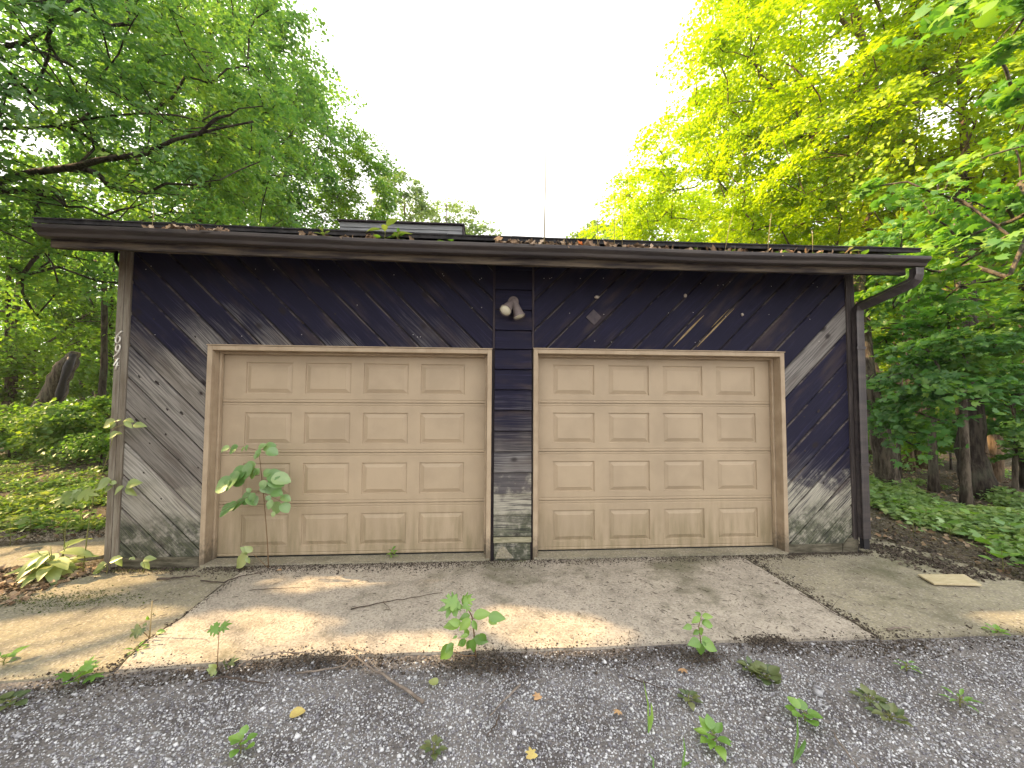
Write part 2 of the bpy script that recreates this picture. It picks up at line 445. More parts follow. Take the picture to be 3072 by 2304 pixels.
MT['L_pale'] = mat_leaf('pale_weed_leaf', (.18, .26, .08), (.28, .37, .12), (.42, .47, .19), .4, (1.2, 1.2, .4), 3, .08, True)
MT['L_dark'] = mat_leaf('dark_weed_leaf', (.06, .10, .045), (.10, .145, .06), (.18, .20, .08), .3, (1.2, 1.2, .5), 3, .05, True)
MT['L_cover2'] = mat_leaf('pale_ground_cover_leaf', (.13, .23, .09), (.21, .33, .12), (.36, .45, .18), .4, (1.2, 1.3, .6), 1.4)
MT['L_cover'] = mat_leaf('ground_cover_leaf', (.09, .18, .05), (.16, .27, .07), (.34, .40, .14), .42, (1.3, 1.3, .5), 1.4)

# ------------------------------------------------------------------ terrain, driveway, slabs
rng = np.random.default_rng(7)
random.seed(11)
def ground_h(x, y):
    """gentle relief away from the apron; falls away a little into the right-hand woods"""
    x = np.asarray(x, float); y = np.asarray(y, float)
    r = np.clip((np.hypot(x*.8, y+1.5)-6.5)/10, 0, 1)
    return -0.045 + r*(.22*np.sin(x*.35+1)*np.cos(y*.31) + .10*np.sin(x*.9+y*.7)) - np.clip((x-6.5)/12, 0, 1)*.5
n = 150
gx = np.sign(np.linspace(-1, 1, n))*np.abs(np.linspace(-1, 1, n))**2.6*260
gy = np.sign(np.linspace(-1, 1, n))*np.abs(np.linspace(-1, 1, n))**2.6*260
X, Y = np.meshgrid(gx, gy)
V = np.stack([X, Y, ground_h(X, Y)], -1).reshape(-1, 3)
idx = np.arange(n*n).reshape(n, n)
F = np.stack([idx[:-1, :-1], idx[:-1, 1:], idx[1:, 1:], idx[1:, :-1]], -1).reshape(-1, 4)
tag(obj('ground', np_mesh('ground', V, F, MT['forest'], True)), kind='structure')

def wob(pts, step=.09, amp=.012, seed=1):
    r = random.Random(seed); out = []
    for a, b in zip(pts, pts[1:]+pts[:1]):
        a = Vector(a); b = Vector(b); k = max(1, int((b-a).length/step))
        for i in range(k):
            p = a.lerp(b, i/k)
            out.append((p.x+r.uniform(-amp, amp), p.y+r.uniform(-amp, amp)))
    return out
def slab(name, pts, z0, z1, mat, parent=None, amp=.012, seed=1, tilt=(0, 0)):
    bm = bmesh.new()
    vs_ = [bm.verts.new((x, y, z1+tilt[0]*x+tilt[1]*y)) for x, y in wob(pts, amp=amp, seed=seed)]
    f = bm.faces.new(vs_)
    if f.normal.z < 0: f.normal_flip()
    top_edges = list(f.edges)
    r = bmesh.ops.extrude_face_region(bm, geom=[f])
    for v in [g for g in r['geom'] if isinstance(g, bmesh.types.BMVert)]: pass
    bm.normal_update()
    faces = sorted(bm.faces, key=lambda q: len(q.verts))
    low = [g for g in r['geom'] if isinstance(g, bmesh.types.BMVert)]
    for v in low: v.co.z = z0
    bmesh.ops.recalc_face_normals(bm, faces=bm.faces[:])
    bmesh.ops.triangulate(bm, faces=[q for q in bm.faces if len(q.verts) > 4])
    me = bpy.data.meshes.new(name); bm.to_mesh(me); bm.free(); me.materials.append(mat)
    return obj(name, me, parent)

MT['grit'] = mat_soil('gravel_fines', (.11, .102, .105), (.23, .22, .222))
drive = tag(slab('driveway', [(-7, -12), (9, -12), (9, -1.3), (5.4, -1.2), (3.5, -1.38), (-2, -1.38), (-2.7, -1.50), (-7, -1.62)], -.3, -.022, MT['grit'], None, .03, 5), kind='structure')
pave = tag(slab('pavement', [(-3.7, -.6), (-2.3, -1.40), (2.7, -1.40), (4.8, -1.3), (4.8, -.1), (-3.6, -.1)], -.3, -.034, MT['soil'], None, .01, 9), kind='structure')
slab('concrete_slab', [(-2.235, -1.525), (-1.77, -1.49), (-1.14, -1.46), (-.28, -1.47), (.75, -1.475), (1.37, -1.45), (2.772, -1.487), (2.762, -1.03), (2.742, -.05), (-2.33, -.05), (-2.325, -.49), (-2.28, -.95), (-2.30, -1.22)], -.14, -.004, MT['concrete'], pave, .007, 2)
slab('concrete_slab', [(-2.262, -1.53), (-2.84, -1.575), (-4.6, -1.64), (-4.75, -.70), (-3.85, -.45), (-3.66, -.10), (-2.9, -.035), (-2.35, -.035), (-2.345, -.49), (-2.30, -.95), (-2.325, -1.22)], -.14, -.010, MT['concrete2'], pave, .009, 3)
slab('concrete_slab', [(2.80, -1.489), (3.53, -1.492), (5.6, -1.52), (5.5, -.95), (5.006, -.77), (4.94, -.2), (4.74, .5), (4.72, 1.2), (4.22, 1.2), (4.22, -.05), (2.765, -.05), (2.786, -1.03)], -.14, -.008, MT['concrete2'], pave, .006, 4)
slab('concrete_slab', [(4.72, 1.22), (4.70, 6.5), (4.22, 6.5), (4.22, 1.22)], -.14, -.012, MT['concrete2'], pave, .006, 6)
slab('concrete_slab', [(-4.05, .33), (-4.8, .03), (-7.5, -.55), (-7.6, .3), (-5.37, .66), (-4.5, .92), (-3.95, .95)], -.14, -.016, MT['concrete2'], pave, .012, 8)
# concrete foundation lip below the doors
slab('threshold', [(-2.80, -.045), (.05, -.045), (.05, .4), (-2.80, .4)], -.14, .012, MT['concrete2'], pave, .006, 12)
slab('threshold', [(.52, -.045), (3.30, -.045), (3.30, .4), (.52, .4)], -.14, .014, MT['concrete2'], pave, .006, 13)

# ------------------------------------------------------------------ garage
garage = thing('garage', (.25, 0, 0), 'weathered dark wood garage with diagonal siding and two tan overhead doors', 'garage')
S2 = math.sqrt(2)
def uv_from(bm, fn):
    uvl = bm.loops.layers.uv.new('grain')
    for f in bm.faces:
        for lp in f.loops: lp[uvl].uv = fn(lp.vert.co)
def clip(bm, rect):
    x0, x1, z0, z1 = rect
    for co, no in (((x0, 0, 0), (-1, 0, 0)), ((x1, 0, 0), (1, 0, 0)), ((0, 0, z0), (0, 0, -1)), ((0, 0, z1), (0, 0, 1))):
        bmesh.ops.bisect_plane(bm, geom=bm.verts[:]+bm.edges[:]+bm.faces[:], plane_co=co, plane_no=no, clear_outer=True)
def diag_plank(c, step, side, rects, y0):
    """board between the lines z+x=c.. (left) or z-x=c.. (right)"""
    nrm = Vector((side, 0, 1))/S2; d = Vector((1, 0, -side))/S2
    W = step/S2; v0 = c/S2; g = random.uniform(.0065, .0085); ch = .005
    prof = [(g, .024), (g, .004), (g+ch, 0), (W-g-.011, 0), (W-g, .010), (W-g, .024)]
    tot = bmesh.new()
    for rect in rects:
        bm = bmesh.new()
        rows = []
        for u in (-9, 9):
            rows.append([bm.verts.new(nrm*(v0+v) + d*u + Vector((0, y0+y, 0))) for v, y in prof])
        for i in range(len(prof)-1):
            bm.faces.new((rows[0][i], rows[0][i+1], rows[1][i+1], rows[1][i]))
        clip(bm, rect)
        if bm.faces:
            tmp = bpy.data.meshes.new('tmp'); bm.to_mesh(tmp); tot.from_mesh(tmp); bpy.data.meshes.remove(tmp)
        bm.free()
    if not tot.faces: tot.free(); return None
    bmesh.ops.remove_doubles(tot, verts=tot.verts[:], dist=.0004)
    bmesh.ops.recalc_face_normals(tot, faces=tot.faces[:])
    # open sheets: make sure the broad face looks out (-Y)
    big = max(tot.faces, key=lambda f: f.calc_area())
    if big.normal.y > 0: bmesh.ops.reverse_faces(tot, faces=tot.faces[:])
    uv_from(tot, lambda co: (co.dot(d), co.dot(nrm)-v0))
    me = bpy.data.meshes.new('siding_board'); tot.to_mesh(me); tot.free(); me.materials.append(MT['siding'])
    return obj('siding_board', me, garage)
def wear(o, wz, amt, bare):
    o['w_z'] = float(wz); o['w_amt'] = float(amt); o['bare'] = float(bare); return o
STEP = .3235
for k in range(-11, 13):
    c = -.753 - STEP*k
    o = diag_plank(c, STEP, 1, [(-3.588, -2.822, .085, 3.22), (-2.822, .064, 2.203, 3.22)], random.uniform(-.0025, .0025))
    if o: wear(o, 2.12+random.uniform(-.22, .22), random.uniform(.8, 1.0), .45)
for k in range(-12, 13):
    c = -1.33 - STEP*k
    o = diag_plank(c, STEP, -1, [(3.332, 4.098, .085, 3.22), (.512, 3.332, 2.213, 3.22)], random.uniform(-.0025, .0025))
    if o:
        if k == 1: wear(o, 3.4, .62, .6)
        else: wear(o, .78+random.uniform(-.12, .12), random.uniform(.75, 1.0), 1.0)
def grain_box(name, x0, x1, y0, y1, z0, z1, mat, parent, bev=.003, along='x', tilt=0.0):
    bm = bmesh.new(); bmesh.ops.create_cube(bm, size=1)
    for v in bm.verts:
        v.co = Vector((x0+(v.co.x+.5)*(x1-x0), y0+(v.co.y+.5)*(y1-y0), z0+(v.co.z+.5)*(z1-z0)))
    if tilt:
        for v in bm.verts: v.co.y += tilt*(v.co.z-z0)/(z1-z0)
    if bev: bmesh.ops.bevel(bm, geom=bm.edges[:], offset=bev, segments=1, affect='EDGES')
    uv_from(bm, (lambda co: (co.x, co.z-z0-.012)) if along == 'x' else (lambda co: (co.z, co.x)))
    me = bpy.data.meshes.new(name); bm.to_mesh(me); bm.free(); me.materials.append(mat)
    return obj(name, me, parent)
# horizontal lap boards on the pier between the doors
zs = [.222, .446, .662, .885, 1.103, 1.321, 1.541, 1.761, 1.979, 2.195, 2.40, 2.621, 2.84, 3.06, 3.22]
for a, b_ in zip(zs, zs[1:]):
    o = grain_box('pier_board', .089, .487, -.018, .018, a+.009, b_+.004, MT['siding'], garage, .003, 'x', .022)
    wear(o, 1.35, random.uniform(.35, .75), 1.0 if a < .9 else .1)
o = wear(grain_box('pier_board', .089, .487, -.018, .018, .165, .221, MT['plank'], garage, .004), 2, 1, 1)
o.data.materials[0] = MT['baseboard2']
o = wear(grain_box('pier_foot', .095, .48, .004, .03, -.03, .17, MT['siding'], garage, .004), 2, 1, 1)
for pts in ([(.11, -.004, .0), (.125, -.006, .05), (.15, -.007, .10), (.185, -.007, .125), (.22, -.007, .11), (.25, -.006, .06), (.285, -.005, .03), (.30, -.004, .0)],):
    me = mesh('mortar_patch', [Vector(p) for p in pts]+[Vector((p[0], .02, p[2])) for p in pts], [tuple(range(7, -1, -1))]+[(i, i+1, i+9, i+8) for i in range(7)], MT['concrete2'])
    obj('mortar_patch', me, garage)
# thin battens beside the pier, corner boards, sill boards
box('batten', .066, .087, -.012, .02, 2.206, 3.2, MT['batten'], garage, .003)
box('batten', .489, .510, -.012, .02, 2.216, 3.2, MT['batten'], garage, .003)
box('corner_board', -3.712, -3.652, -.020, .06, -.03, 3.2, MT['corner'], garage, .004)
box('corner_board', -3.650, -3.592, -.016, .02, .0, 3.2, MT['corner'], garage, .004)
box('corner_board', 4.100, 4.150, -.018, .02, .13, 3.2, MT['corner_dark'], garage, .004)
box('corner_board', 4.152, 4.205, -.014, .06, .20, 3.2, MT['corner_dark'], garage, .004)
V, F = [], []
me = mesh('rotted_corner_foot', [(3.97, -.006, -.03), (4.14, -.012, -.03), (4.16, -.012, .10), (4.13, -.012, .155), (4.04, -.006, .13), (3.98, -.006, .06),
     (3.97, .05, -.03), (4.14, .05, -.03), (4.16, .05, .10), (4.13, .05, .155), (4.04, .05, .13), (3.98, .05, .06)],
     [(0, 1, 2, 3, 4, 5), (1, 7, 8, 2), (2, 8, 9, 3), (3, 9, 10, 4), (4, 10, 11, 5), (5, 11, 6, 0)], MT['baseboard'])
obj('corner_foot', me, garage)
box('sill_board', -3.59, -2.83, -.010, .03, -.05, .083, MT['baseboard'], garage, .004)
box('sill_board', 3.34, 3.968, -.008, .03, -.05, .083, MT['baseboard'], garage, .004)
# backing walls, side and rear walls
for r in ((-3.70, -2.80, -.05, 3.2), (.03, .53, -.05, 3.2), (3.31, 4.195, -.05, 3.2), (-2.80, .03, 2.17, 3.2), (.53, 3.31, 2.18, 3.2)):
    box('wall', r[0], r[1], .024, .16, r[2], r[3], MT['soffit'], garage)
for x0, x1 in ((-3.705, -3.62), (4.11, 4.198)):
    bm = bmesh.new(); bmesh.ops.create_cube(bm, size=1)
    for v in bm.verts:
        yy = .162 if v.co.y < 0 else 7.0
        v.co = Vector((x0 if v.co.x < 0 else x1, yy, -.05 if v.co.z < 0 else 3.22+(yy)*.325))
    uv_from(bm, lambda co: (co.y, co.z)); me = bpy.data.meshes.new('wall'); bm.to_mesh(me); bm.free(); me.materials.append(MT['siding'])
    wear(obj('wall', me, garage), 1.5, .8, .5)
box('wall', -3.62, 4.11, 6.9, 7.0, -.05, 5.4, MT['soffit'], garage)
# splits of raw wood where board edges have torn away, plate, mud nest, knots' dirt dauber
def sliver(x, z, L, w, side=-1):
    d = Vector((1, 0, 1))/S2; nn = Vector((-1, 0, 1))/S2; p = Vector((x, -.006, z))
    n_ = 7; Vv = []; r = random.Random(int(x*100))
    for i in range(n_):
        t = i/(n_-1); ww = w*math.sin(math.pi*(.08+.86*t))*r.uniform(.6, 1.2)
        Vv += [p+d*(L*t)+nn*ww, p+d*(L*t)-nn*(ww*.4)+Vector((0, -.003, 0)), p+d*(L*t)-nn*ww+Vector((0, .012, 0))]
    Ff = []
    for i in range(n_-1):
        a = i*3
        Ff += [(a, a+1, a+4, a+3), (a+1, a+2, a+5, a+4)]
    obj('torn_edge', mesh('torn_edge', Vv, Ff, MT['rawwood']), garage)
sliver(2.06, 2.26, .50, .012); sliver(2.33, 2.26, .62, .011); sliver(2.50, 2.48, .30, .006)
pl = box_me('faded_plate', -.062, .062, -.004, .004, -.062, .062, MT['plate'], .002)
o = obj('faded_plate', pl, garage); o.matrix_basis = Matrix.Translation((1.165, -.008, 2.567)) @ Matrix.Rotation(math.radians(43), 4, 'Y')
def blob(name, loc, r, mat, parent, sq=(1, 1, 1), seed=0, sub=2):
    bm = bmesh.new(); bmesh.ops.create_icosphere(bm, subdivisions=sub, radius=1)
    rr = random.Random(seed)
    for v in bm.verts:
        k = r*(1+rr.uniform(-.18, .18)); v.co = Vector((loc[0]+v.co.x*k*sq[0], loc[1]+v.co.y*k*sq[1], loc[2]+v.co.z*k*sq[2]))
    me = bpy.data.meshes.new(name); bm.to_mesh(me); bm.free(); me.materials.append(mat)
    me.polygons.foreach_set('use_smooth', [True]*len(me.polygons))
    return obj(name, me, parent)
blob('mud_nest', (1.20, -.012, 2.789), .022, MT['mud'], garage, (1.2, .8, .8), 3)
blob('mud_nest', (2.20, -.008, 2.83), .018, MT['mud'], garage, (1, .7, 1.2), 4)
blob('mud_nest', (2.86, -.008, 2.63), .015, MT['mud'], garage, (1, .7, 1.2), 5)
# nail heads along the boards
sp_ = Soup()
for i in range(44):
    x = random.choice((random.uniform(-3.5, 0), random.uniform(.6, 4.0))); z = random.choice((2.98, 2.98, 2.62, 2.32)) + random.uniform(-.03, .03)
    q = .005
    sp_.add([(x-q, -.0055, z), (x, -.0065, z-q), (x+q, -.0055, z), (x, -.0055, z+q), (x, -.008, z)], [(0, 1, 4), (1, 2, 4), (2, 3, 4), (3, 0, 4)])
nh = obj('nail_heads', sp_.me('nail_heads', MT['chrome']), garage); nh['kind'] = 'stuff'
# dark knot holes with depth on the silvered boards
KN = mat_worn('dark_knot', (.016, .012, .013), (.045, .034, .03), 60, .9)
def knot(x, z, r):
    rr = random.Random(int(x*1000+z*77)); V_, F_ = [], []
    sd = 1 if x < .3 else -1
    d = Vector((1, 0, -sd))/S2; nn = Vector((sd, 0, 1))/S2; el = rr.uniform(1.1, 1.9); jit = [rr.uniform(.7, 1.2) for _ in range(11)]
    for j, (k_, yy) in enumerate(((1.0, -.0028), (.75, -.0045), (.4, -.0030))):
        for k in range(11):
            a = 2*math.pi*k/11; q = Vector((x, yy, z)) + d*(math.cos(a)*r*k_*el*jit[k]) + nn*(math.sin(a)*r*k_*.8*jit[k]); V_.append(q)
    for j in range(2):
        for k in range(11): F_.append((j*11+k, j*11+(k+1) % 11, (j+1)*11+(k+1) % 11, (j+1)*11+k))
    F_.append(tuple(range(22, 33)))
    obj('knot', mesh('knot', V_, F_, KN, True), garage)
for px, py, r in [(472, 1148, .022), (418, 1130, .013), (604, 1180, .018), (502, 1228, .014), (546, 1240, .018), (410, 1260, .016), (436, 1256, .011),
                  (498, 1303, .012), (450, 1330, .010), (537, 1378, .010), (595, 1403, .010), (432, 1418, .011), (484, 1496, .011), (560, 1055, .014), (520, 988, .014), (462, 957, .012), (412, 962, .010), (700, 1020, .012), (1006, 942, .014), (908, 968, .016), (586, 1010, .012), (2455, 1233, .02), (2487, 1176, .012), (2516, 1158, .014), (2412, 1250, .009), (2470, 1448, .013), (2528, 1408, .012), (2415, 1352, .012)]:
    p = plane_y(px, py, 0); knot(p.x, p.z, r*.85)

# house number 694, slanted script digits on the corner board
def digit(paths, x, z, h=.118):
    s = Soup()
    for pts in paths:
        P3 = [Vector((x+(u*.55+v*.16)*h, -.030, z+v*h)) for u, v in pts]
        Vv, Ff = tube_vf(P3, [.0072]*len(P3), 6); s.add(Vv, Ff)
    for pts in paths[:1]:
        for q in (0, -1):
            u, v = pts[q]; a = Vector((x+(u*.55+v*.16)*h, -.030, z+v*h))
            Vv, Ff = tube_vf([a, a+Vector((0, .012, 0))], .003, 5); s.add(Vv, Ff)
    obj('house_number_digit', s.me('house_number_digit', MT['chrome'], True), garage)
def arc(cx_, cy_, rx, ry, a0, a1, n_=12):
    return [(cx_+rx*math.cos(math.radians(a0+(a1-a0)*i/n_)), cy_+ry*math.sin(math.radians(a0+(a1-a0)*i/n_))) for i in range(n_+1)]
six = [(.30, .52), (.05, .38), (-.22, .12)] + arc(0, -.22, .30, .28, 150, 500, 16)
nine = [(-.30, -.52), (-.05, -.38), (.22, -.12)] + arc(0, .22, .30, .28, -30, 320, 16)
digit([six], -3.668, 2.262); digit([nine], -3.672, 2.128)
digit([[(.12, .5), (-.34, -.12), (.36, -.12)], [(.16, .18), (.10, -.5)]], -3.676, 1.992)

# ------------------------------------------------------------------ garage doors
def door(x0, x1, zt, y, margin):
    # frame faces and jambs
    fo = .048
    ztop = zt
    box('door_frame', x0-fo, x0, -.024, .02, -.03, ztop+fo, MT['trim'], garage, .003)
    box('door_frame', x1, x1+fo, -.024, .02, -.03, ztop+fo, MT['trim'], garage, .003)
    box('door_frame', x0, x1, -.024, .02, ztop, ztop+fo-.002, MT['trim'], garage, .003)
    box('drip_cap', x0-fo-.006, x1+fo+.006, -.034, .0, ztop+fo, ztop+fo+.010, MT['trim'], garage, .002)
    box('door_jamb', x0-.022, x0, .0205, .19, -.03, ztop+.02, MT['trim'], garage)
    box('door_jamb', x1, x1+.022, .0205, .19, -.03, ztop+.02, MT['trim'], garage)
    box('door_jamb', x0, x1, .0205, .19, ztop, ztop+.02, MT['trim'], garage)
    box('door_stop', x0, x0+.022, .085, y-.004, .012, ztop, MT['trim'], garage, .004)
    box('door_stop', x1-.022, x1, .085, y-.004, .012, ztop, MT['trim'], garage, .004)
    box('door_stop', x0+.022, x1-.022, .085, y-.004, ztop-.024, ztop, MT['trim'], garage, .004)
    d = obj('garage_door', box_me('garage_door', x0, x1, y+.03, y+.05, .02, zt, MT['tan']), garage)
    w = x1-x0; H = (zt-.022)/4
    pw = .475*w/2.785; pit = (w-2*margin-pw)/3
    xs = [x0+margin+pit*i for i in range(4)]
    pme = None
    for s in range(4):
        z0 = .022+H*s; z1 = z0+H; pa = z0+.095; pb = z1-.105
        rows = [(z0+.0015, .016), (z0+.0015, .006), (z0+.007, 0), (z0+.022, 0), (z0+.026, .004), (z0+.033, .004), (z0+.037, 0), (pa, 0), (pb, 0),
                (z1-.037, 0), (z1-.033, .004), (z1-.026, .004), (z1-.022, 0), (z1-.006, 0), (z1-.0015, .006), (z1-.0015, .016)]
        cols = [x0+.001]
        for x in xs: cols += [x, x+pw]
        cols.append(x1-.001)
        Vv = []; Ff = []; nc = len(cols)
        for z, dy in rows:
            for x in cols: Vv.append((x, y+dy, z))
        for i in range(len(rows)-1):
            for j in range(nc-1):
                if i == 7 and j % 2 == 1: continue
                a = i*nc+j; Ff.append((a, a+1, a+nc+1, a+nc))
        obj('door_section', mesh('door_section', Vv, Ff, MT['tan']), d)
        for x in xs:
            hh = pb-pa
            rings = [(0, 0), (.004, .012), (.012, .0135), (.047, .000), (.051, -.003)]
            Vp = []; Fp = []
            for ins, dy in rings:
                Vp += [(x+ins, y+dy, pa+ins), (x+pw-ins, y+dy, pa+ins), (x+pw-ins, y+dy, pb-ins), (x+ins, y+dy, pb-ins)]
            for r_ in range(len(rings)-1):
                for k in range(4):
                    k2 = (k+1) % 4; Fp.append((r_*4+k, r_*4+k2, r_*4+4+k2, r_*4+4+k))
            b4 = (len(rings)-1)*4; Fp.append((b4, b4+1, b4+2, b4+3))
            obj('raised_panel', mesh('raised_panel', Vp, Fp, MT['tan']), d)
    box('bottom_seal', x0+.003, x1-.003, y-.002, y+.028, .004, .0225, MT['rubber'], d, .003)
    return d
door(-2.776, .010, 2.148, .135, .245)
door(.552, 3.284, 2.160, .135, .19)

# ------------------------------------------------------------------ roof, fascia, gutter, downspout, roof monitor
SL = .325
def eave_sag(x): return -.026*math.sin(math.pi*min(1, max(0, (x+3.9)/8.34)))
rx = np.linspace(-3.95, 4.40, 29); Vv = []; Ff = []
for x in rx:
    for dz in (0, -.04):
        for yy in (-.54, 7.3): Vv.append((x, yy, 3.222+(yy+.54)*SL+dz+(eave_sag(x) if yy < 0 else 0)))
for i in range(len(rx)-1):
    a = i*4; b_ = a+4
    Ff += [(a, b_, b_+1, a+1), (a+2, a+3, b_+3, b_+2), (a, a+2, b_+2, b_), (a+1, b_+1, b_+3, a+3)]
Ff += [(0, 1, 3, 2), (len(Vv)-4, len(Vv)-2, len(Vv)-1, len(Vv)-3)]
rf = obj('roof', mesh('roof', Vv, Ff, MT['roof']), garage)
for k in range(28):     # three-tab starter course along the eave
    x = -3.955+k*.2985; sg = eave_sag(x+.15); j0, j1 = random.uniform(-.003, .003), random.uniform(-.003, .003)
    me = mesh('shingle', [(x+.002, -.552, 3.226+sg+j0), (x+.296, -.552, 3.226+sg+j1), (x+.296, -.30, 3.315+sg), (x+.002, -.30, 3.315+sg),
                          (x+.002, -.552, 3.214+sg), (x+.296, -.552, 3.214+sg), (x+.296, -.30, 3.298+sg), (x+.002, -.30, 3.298+sg)],
              [(0, 1, 2, 3), (4, 7, 6, 5), (0, 4, 5, 1), (1, 5, 6, 2), (3, 7, 4, 0)], MT['roof'])
    obj('shingle', me, rf)
def skew_box(name, xa, xb, y0, y1, za0, za1, zb0, zb1, mat, bev=.004):
    bm = bmesh.new(); bmesh.ops.create_cube(bm, size=1)
    for v in bm.verts:
        left = v.co.x < 0; top = v.co.z > 0
        v.co = Vector((xa if left else xb, y0 if v.co.y < 0 else y1, (za1 if left else zb1) if top else (za0 if left else zb0)))
    bmesh.ops.subdivide_edges(bm, edges=[e for e in bm.edges if abs(e.verts[0].co.x-e.verts[1].co.x) > 1], cuts=24)
    r = random.Random(3)
    for v in bm.verts:
        v.co.z += eave_sag(v.co.x)+(r.uniform(-.004, .004) if v.co.z < 3.02 else 0)
    me = bpy.data.meshes.new(name); bm.to_mesh(me); bm.free(); me.materials.append(mat)
    return obj(name, me, garage)
skew_box('fascia', -3.868, 4.298, -.478, -.44, 2.990, 3.165, 2.968, 3.165, MT['fascia'])
obj('soffit', mesh('soffit', [(-3.87, -.44, 3.06), (4.30, -.44, 3.06), (4.30, .02, 3.205), (-3.87, .02, 3.205)], [(0, 1, 2, 3)], MT['soffit']), garage)
for xa in (-3.872, 4.262):
    pts = [(-.44, 2.985), (7.2, 5.47), (7.2, 5.63), (-.44, 3.15)]
    Vv = [(xa, a, b_) for a, b_ in pts]+[(xa+.036, a, b_) for a, b_ in pts]
    obj('rake_board', mesh('rake_board', Vv, [(0, 1, 2, 3), (7, 6, 5, 4), (0, 4, 5, 1), (1, 5, 6, 2), (2, 6, 7, 3), (3, 7, 4, 0)], MT['fascia']), garage)
# K-style gutter profile (y, z) from the back, under, up the ogee front, rolled lip
prof = [(-.482, 3.140), (-.482, 3.062), (-.540, 3.062), (-.550, 3.066), (-.555, 3.076), (-.560, 3.090), (-.572, 3.100), (-.588, 3.109), (-.598, 3.120), (-.601, 3.140), (-.601, 3.148), (-.592, 3.152), (-.588, 3.146)]
Vv = []; Ff = []; xs = np.linspace(-3.90, 4.44, 60); r = random.Random(5)
for i, x in enumerate(xs):
    t = (x+3.9)/8.34; sag = -.030*t + eave_sag(x) + .004*math.sin(x*1.9) + (0.004 if i % 17 == 0 else 0)
    for (yy, zz) in prof: Vv.append((x, yy+.002*math.sin(x*2.7), zz+sag))
m_ = len(prof)
for i in range(len(xs)-1):
    for j in range(m_-1): Ff.append((i*m_+j, i*m_+j+1, (i+1)*m_+j+1, (i+1)*m_+j))
gut = obj('gutter', mesh('gutter', Vv, Ff, MT['gutter'], False), garage)
md = gut.modifiers.new('thick', 'SOLIDIFY'); md.thickness = .0016; md.offset = 0
for i0 in (0, len(xs)-1):
    obj('gutter_end_cap', mesh('gutter_end_cap', [Vv[i0*m_+j] for j in range(11)], [tuple(range(11))], MT['gutter']), gut)
for xx in (-.0+1.245-2.0, 1.9):
    Vs = []; 
    for dx in (-.012, .012):
        t = (xx+dx+3.9)/8.34
        for (yy, zz) in prof[1:11]: Vs.append((xx+dx, yy-.0025 if yy < -.5 else yy, zz-.030*t+eave_sag(xx)-.001))
    obj('gutter_seam', mesh('gutter_seam', Vs, [(j, j+1, j+11, j+10) for j in range(9)], MT['gutter']), gut)
def rect_pipe(name, pts, w, d, mat, parent):
    """corrugated rectangular pipe swept along pts (cross-section w in X, d in Y)"""
    pts = [Vector(p) for p in pts]; Vv = []; Ff = []
    sec = [(-.5, -.5), (-.17, -.42), (.17, -.42), (.5, -.5), (.42, 0), (.5, .5), (-.5, .5), (-.42, 0)]
    for i, p in enumerate(pts):
        t = (pts[min(i+1, len(pts)-1)]-pts[max(i-1, 0)]).normalized()
        yv = Vector((0, 1, 0)); xv = yv.cross(t).normalized()*-1
        if xv.x < 0: xv = -xv
        yv = t.cross(xv); 
        if yv.y < 0: yv = -yv
        for a, b_ in sec: Vv.append(p+xv*(a*w)+yv*(b_*d))
    k = len(sec)
    for i in range(len(pts)-1):
        for j in range(k): Ff.append((i*k+j, i*k+(j+1) % k, (i+1)*k+(j+1) % k, (i+1)*k+j))
    Ff += [tuple(range(k)), tuple(range((len(pts)-1)*k, len(pts)*k))]
    return obj(name, mesh(name, Vv, Ff, mat), parent)
dsp = rect_pipe('downspout', [(4.355, -.53, 3.02), (4.355, -.53, 2.955), (4.350, -.52, 2.91), (4.335, -.49, 2.875), (4.30, -.42, 2.845), (4.235, -.20, 2.77), (4.195, -.085, 2.735), (4.185, -.066, 2.70), (4.182, -.064, 2.64),
                              (4.180, -.064, 2.0), (4.178, -.064, 1.0), (4.175, -.064, .16)], .088, .064, MT['gutter'], garage)
for zz in (2.25, .95): box('downspout_strap', 4.125, 4.235, -.100, -.095, zz, zz+.03, MT['gutter'], dsp)
rect_pipe('downspout_outlet', [(4.175, -.064, .165), (4.172, -.066, .05)], .066, .05, MT['black'], dsp)
tube('conduit', [(-3.80, .06, 3.20), (-3.805, .05, 3.12), (-3.79, .04, 3.05), (-3.75, .035, 3.0), (-3.715, .03, 2.97)], .016, MT['black'], garage, 8)
# roof monitor, a board-clad box standing on the roof slope
a = plane_y(1018, 658, 4.0); b_ = plane_y(1392, 668, 4.0)
mx0, mx1, mz = a.x, b_.x, a.z-.01
mon = obj('roof_monitor', box_me('roof_monitor', mx0, mx1, 4.03, 5.6, 4.5, mz-.03, MT['batten']), garage)
zt = mz-.035
for k in range(8):
    h = .115
    grain_box('monitor_board', mx0+.012, mx1-.035, 3.998, 4.03, zt-h+.006, zt, MT['monitor'], mon, .003, 'x', .012)
    zt -= h
box('monitor_trim', mx1-.033, mx1, 3.985, 4.03, 4.5, mz-.03, MT['batten'], mon, .003)
box('monitor_cap', mx0-.03, mx1+.015, 3.95, 5.65, mz-.03, mz, MT['batten'], mon, .004)

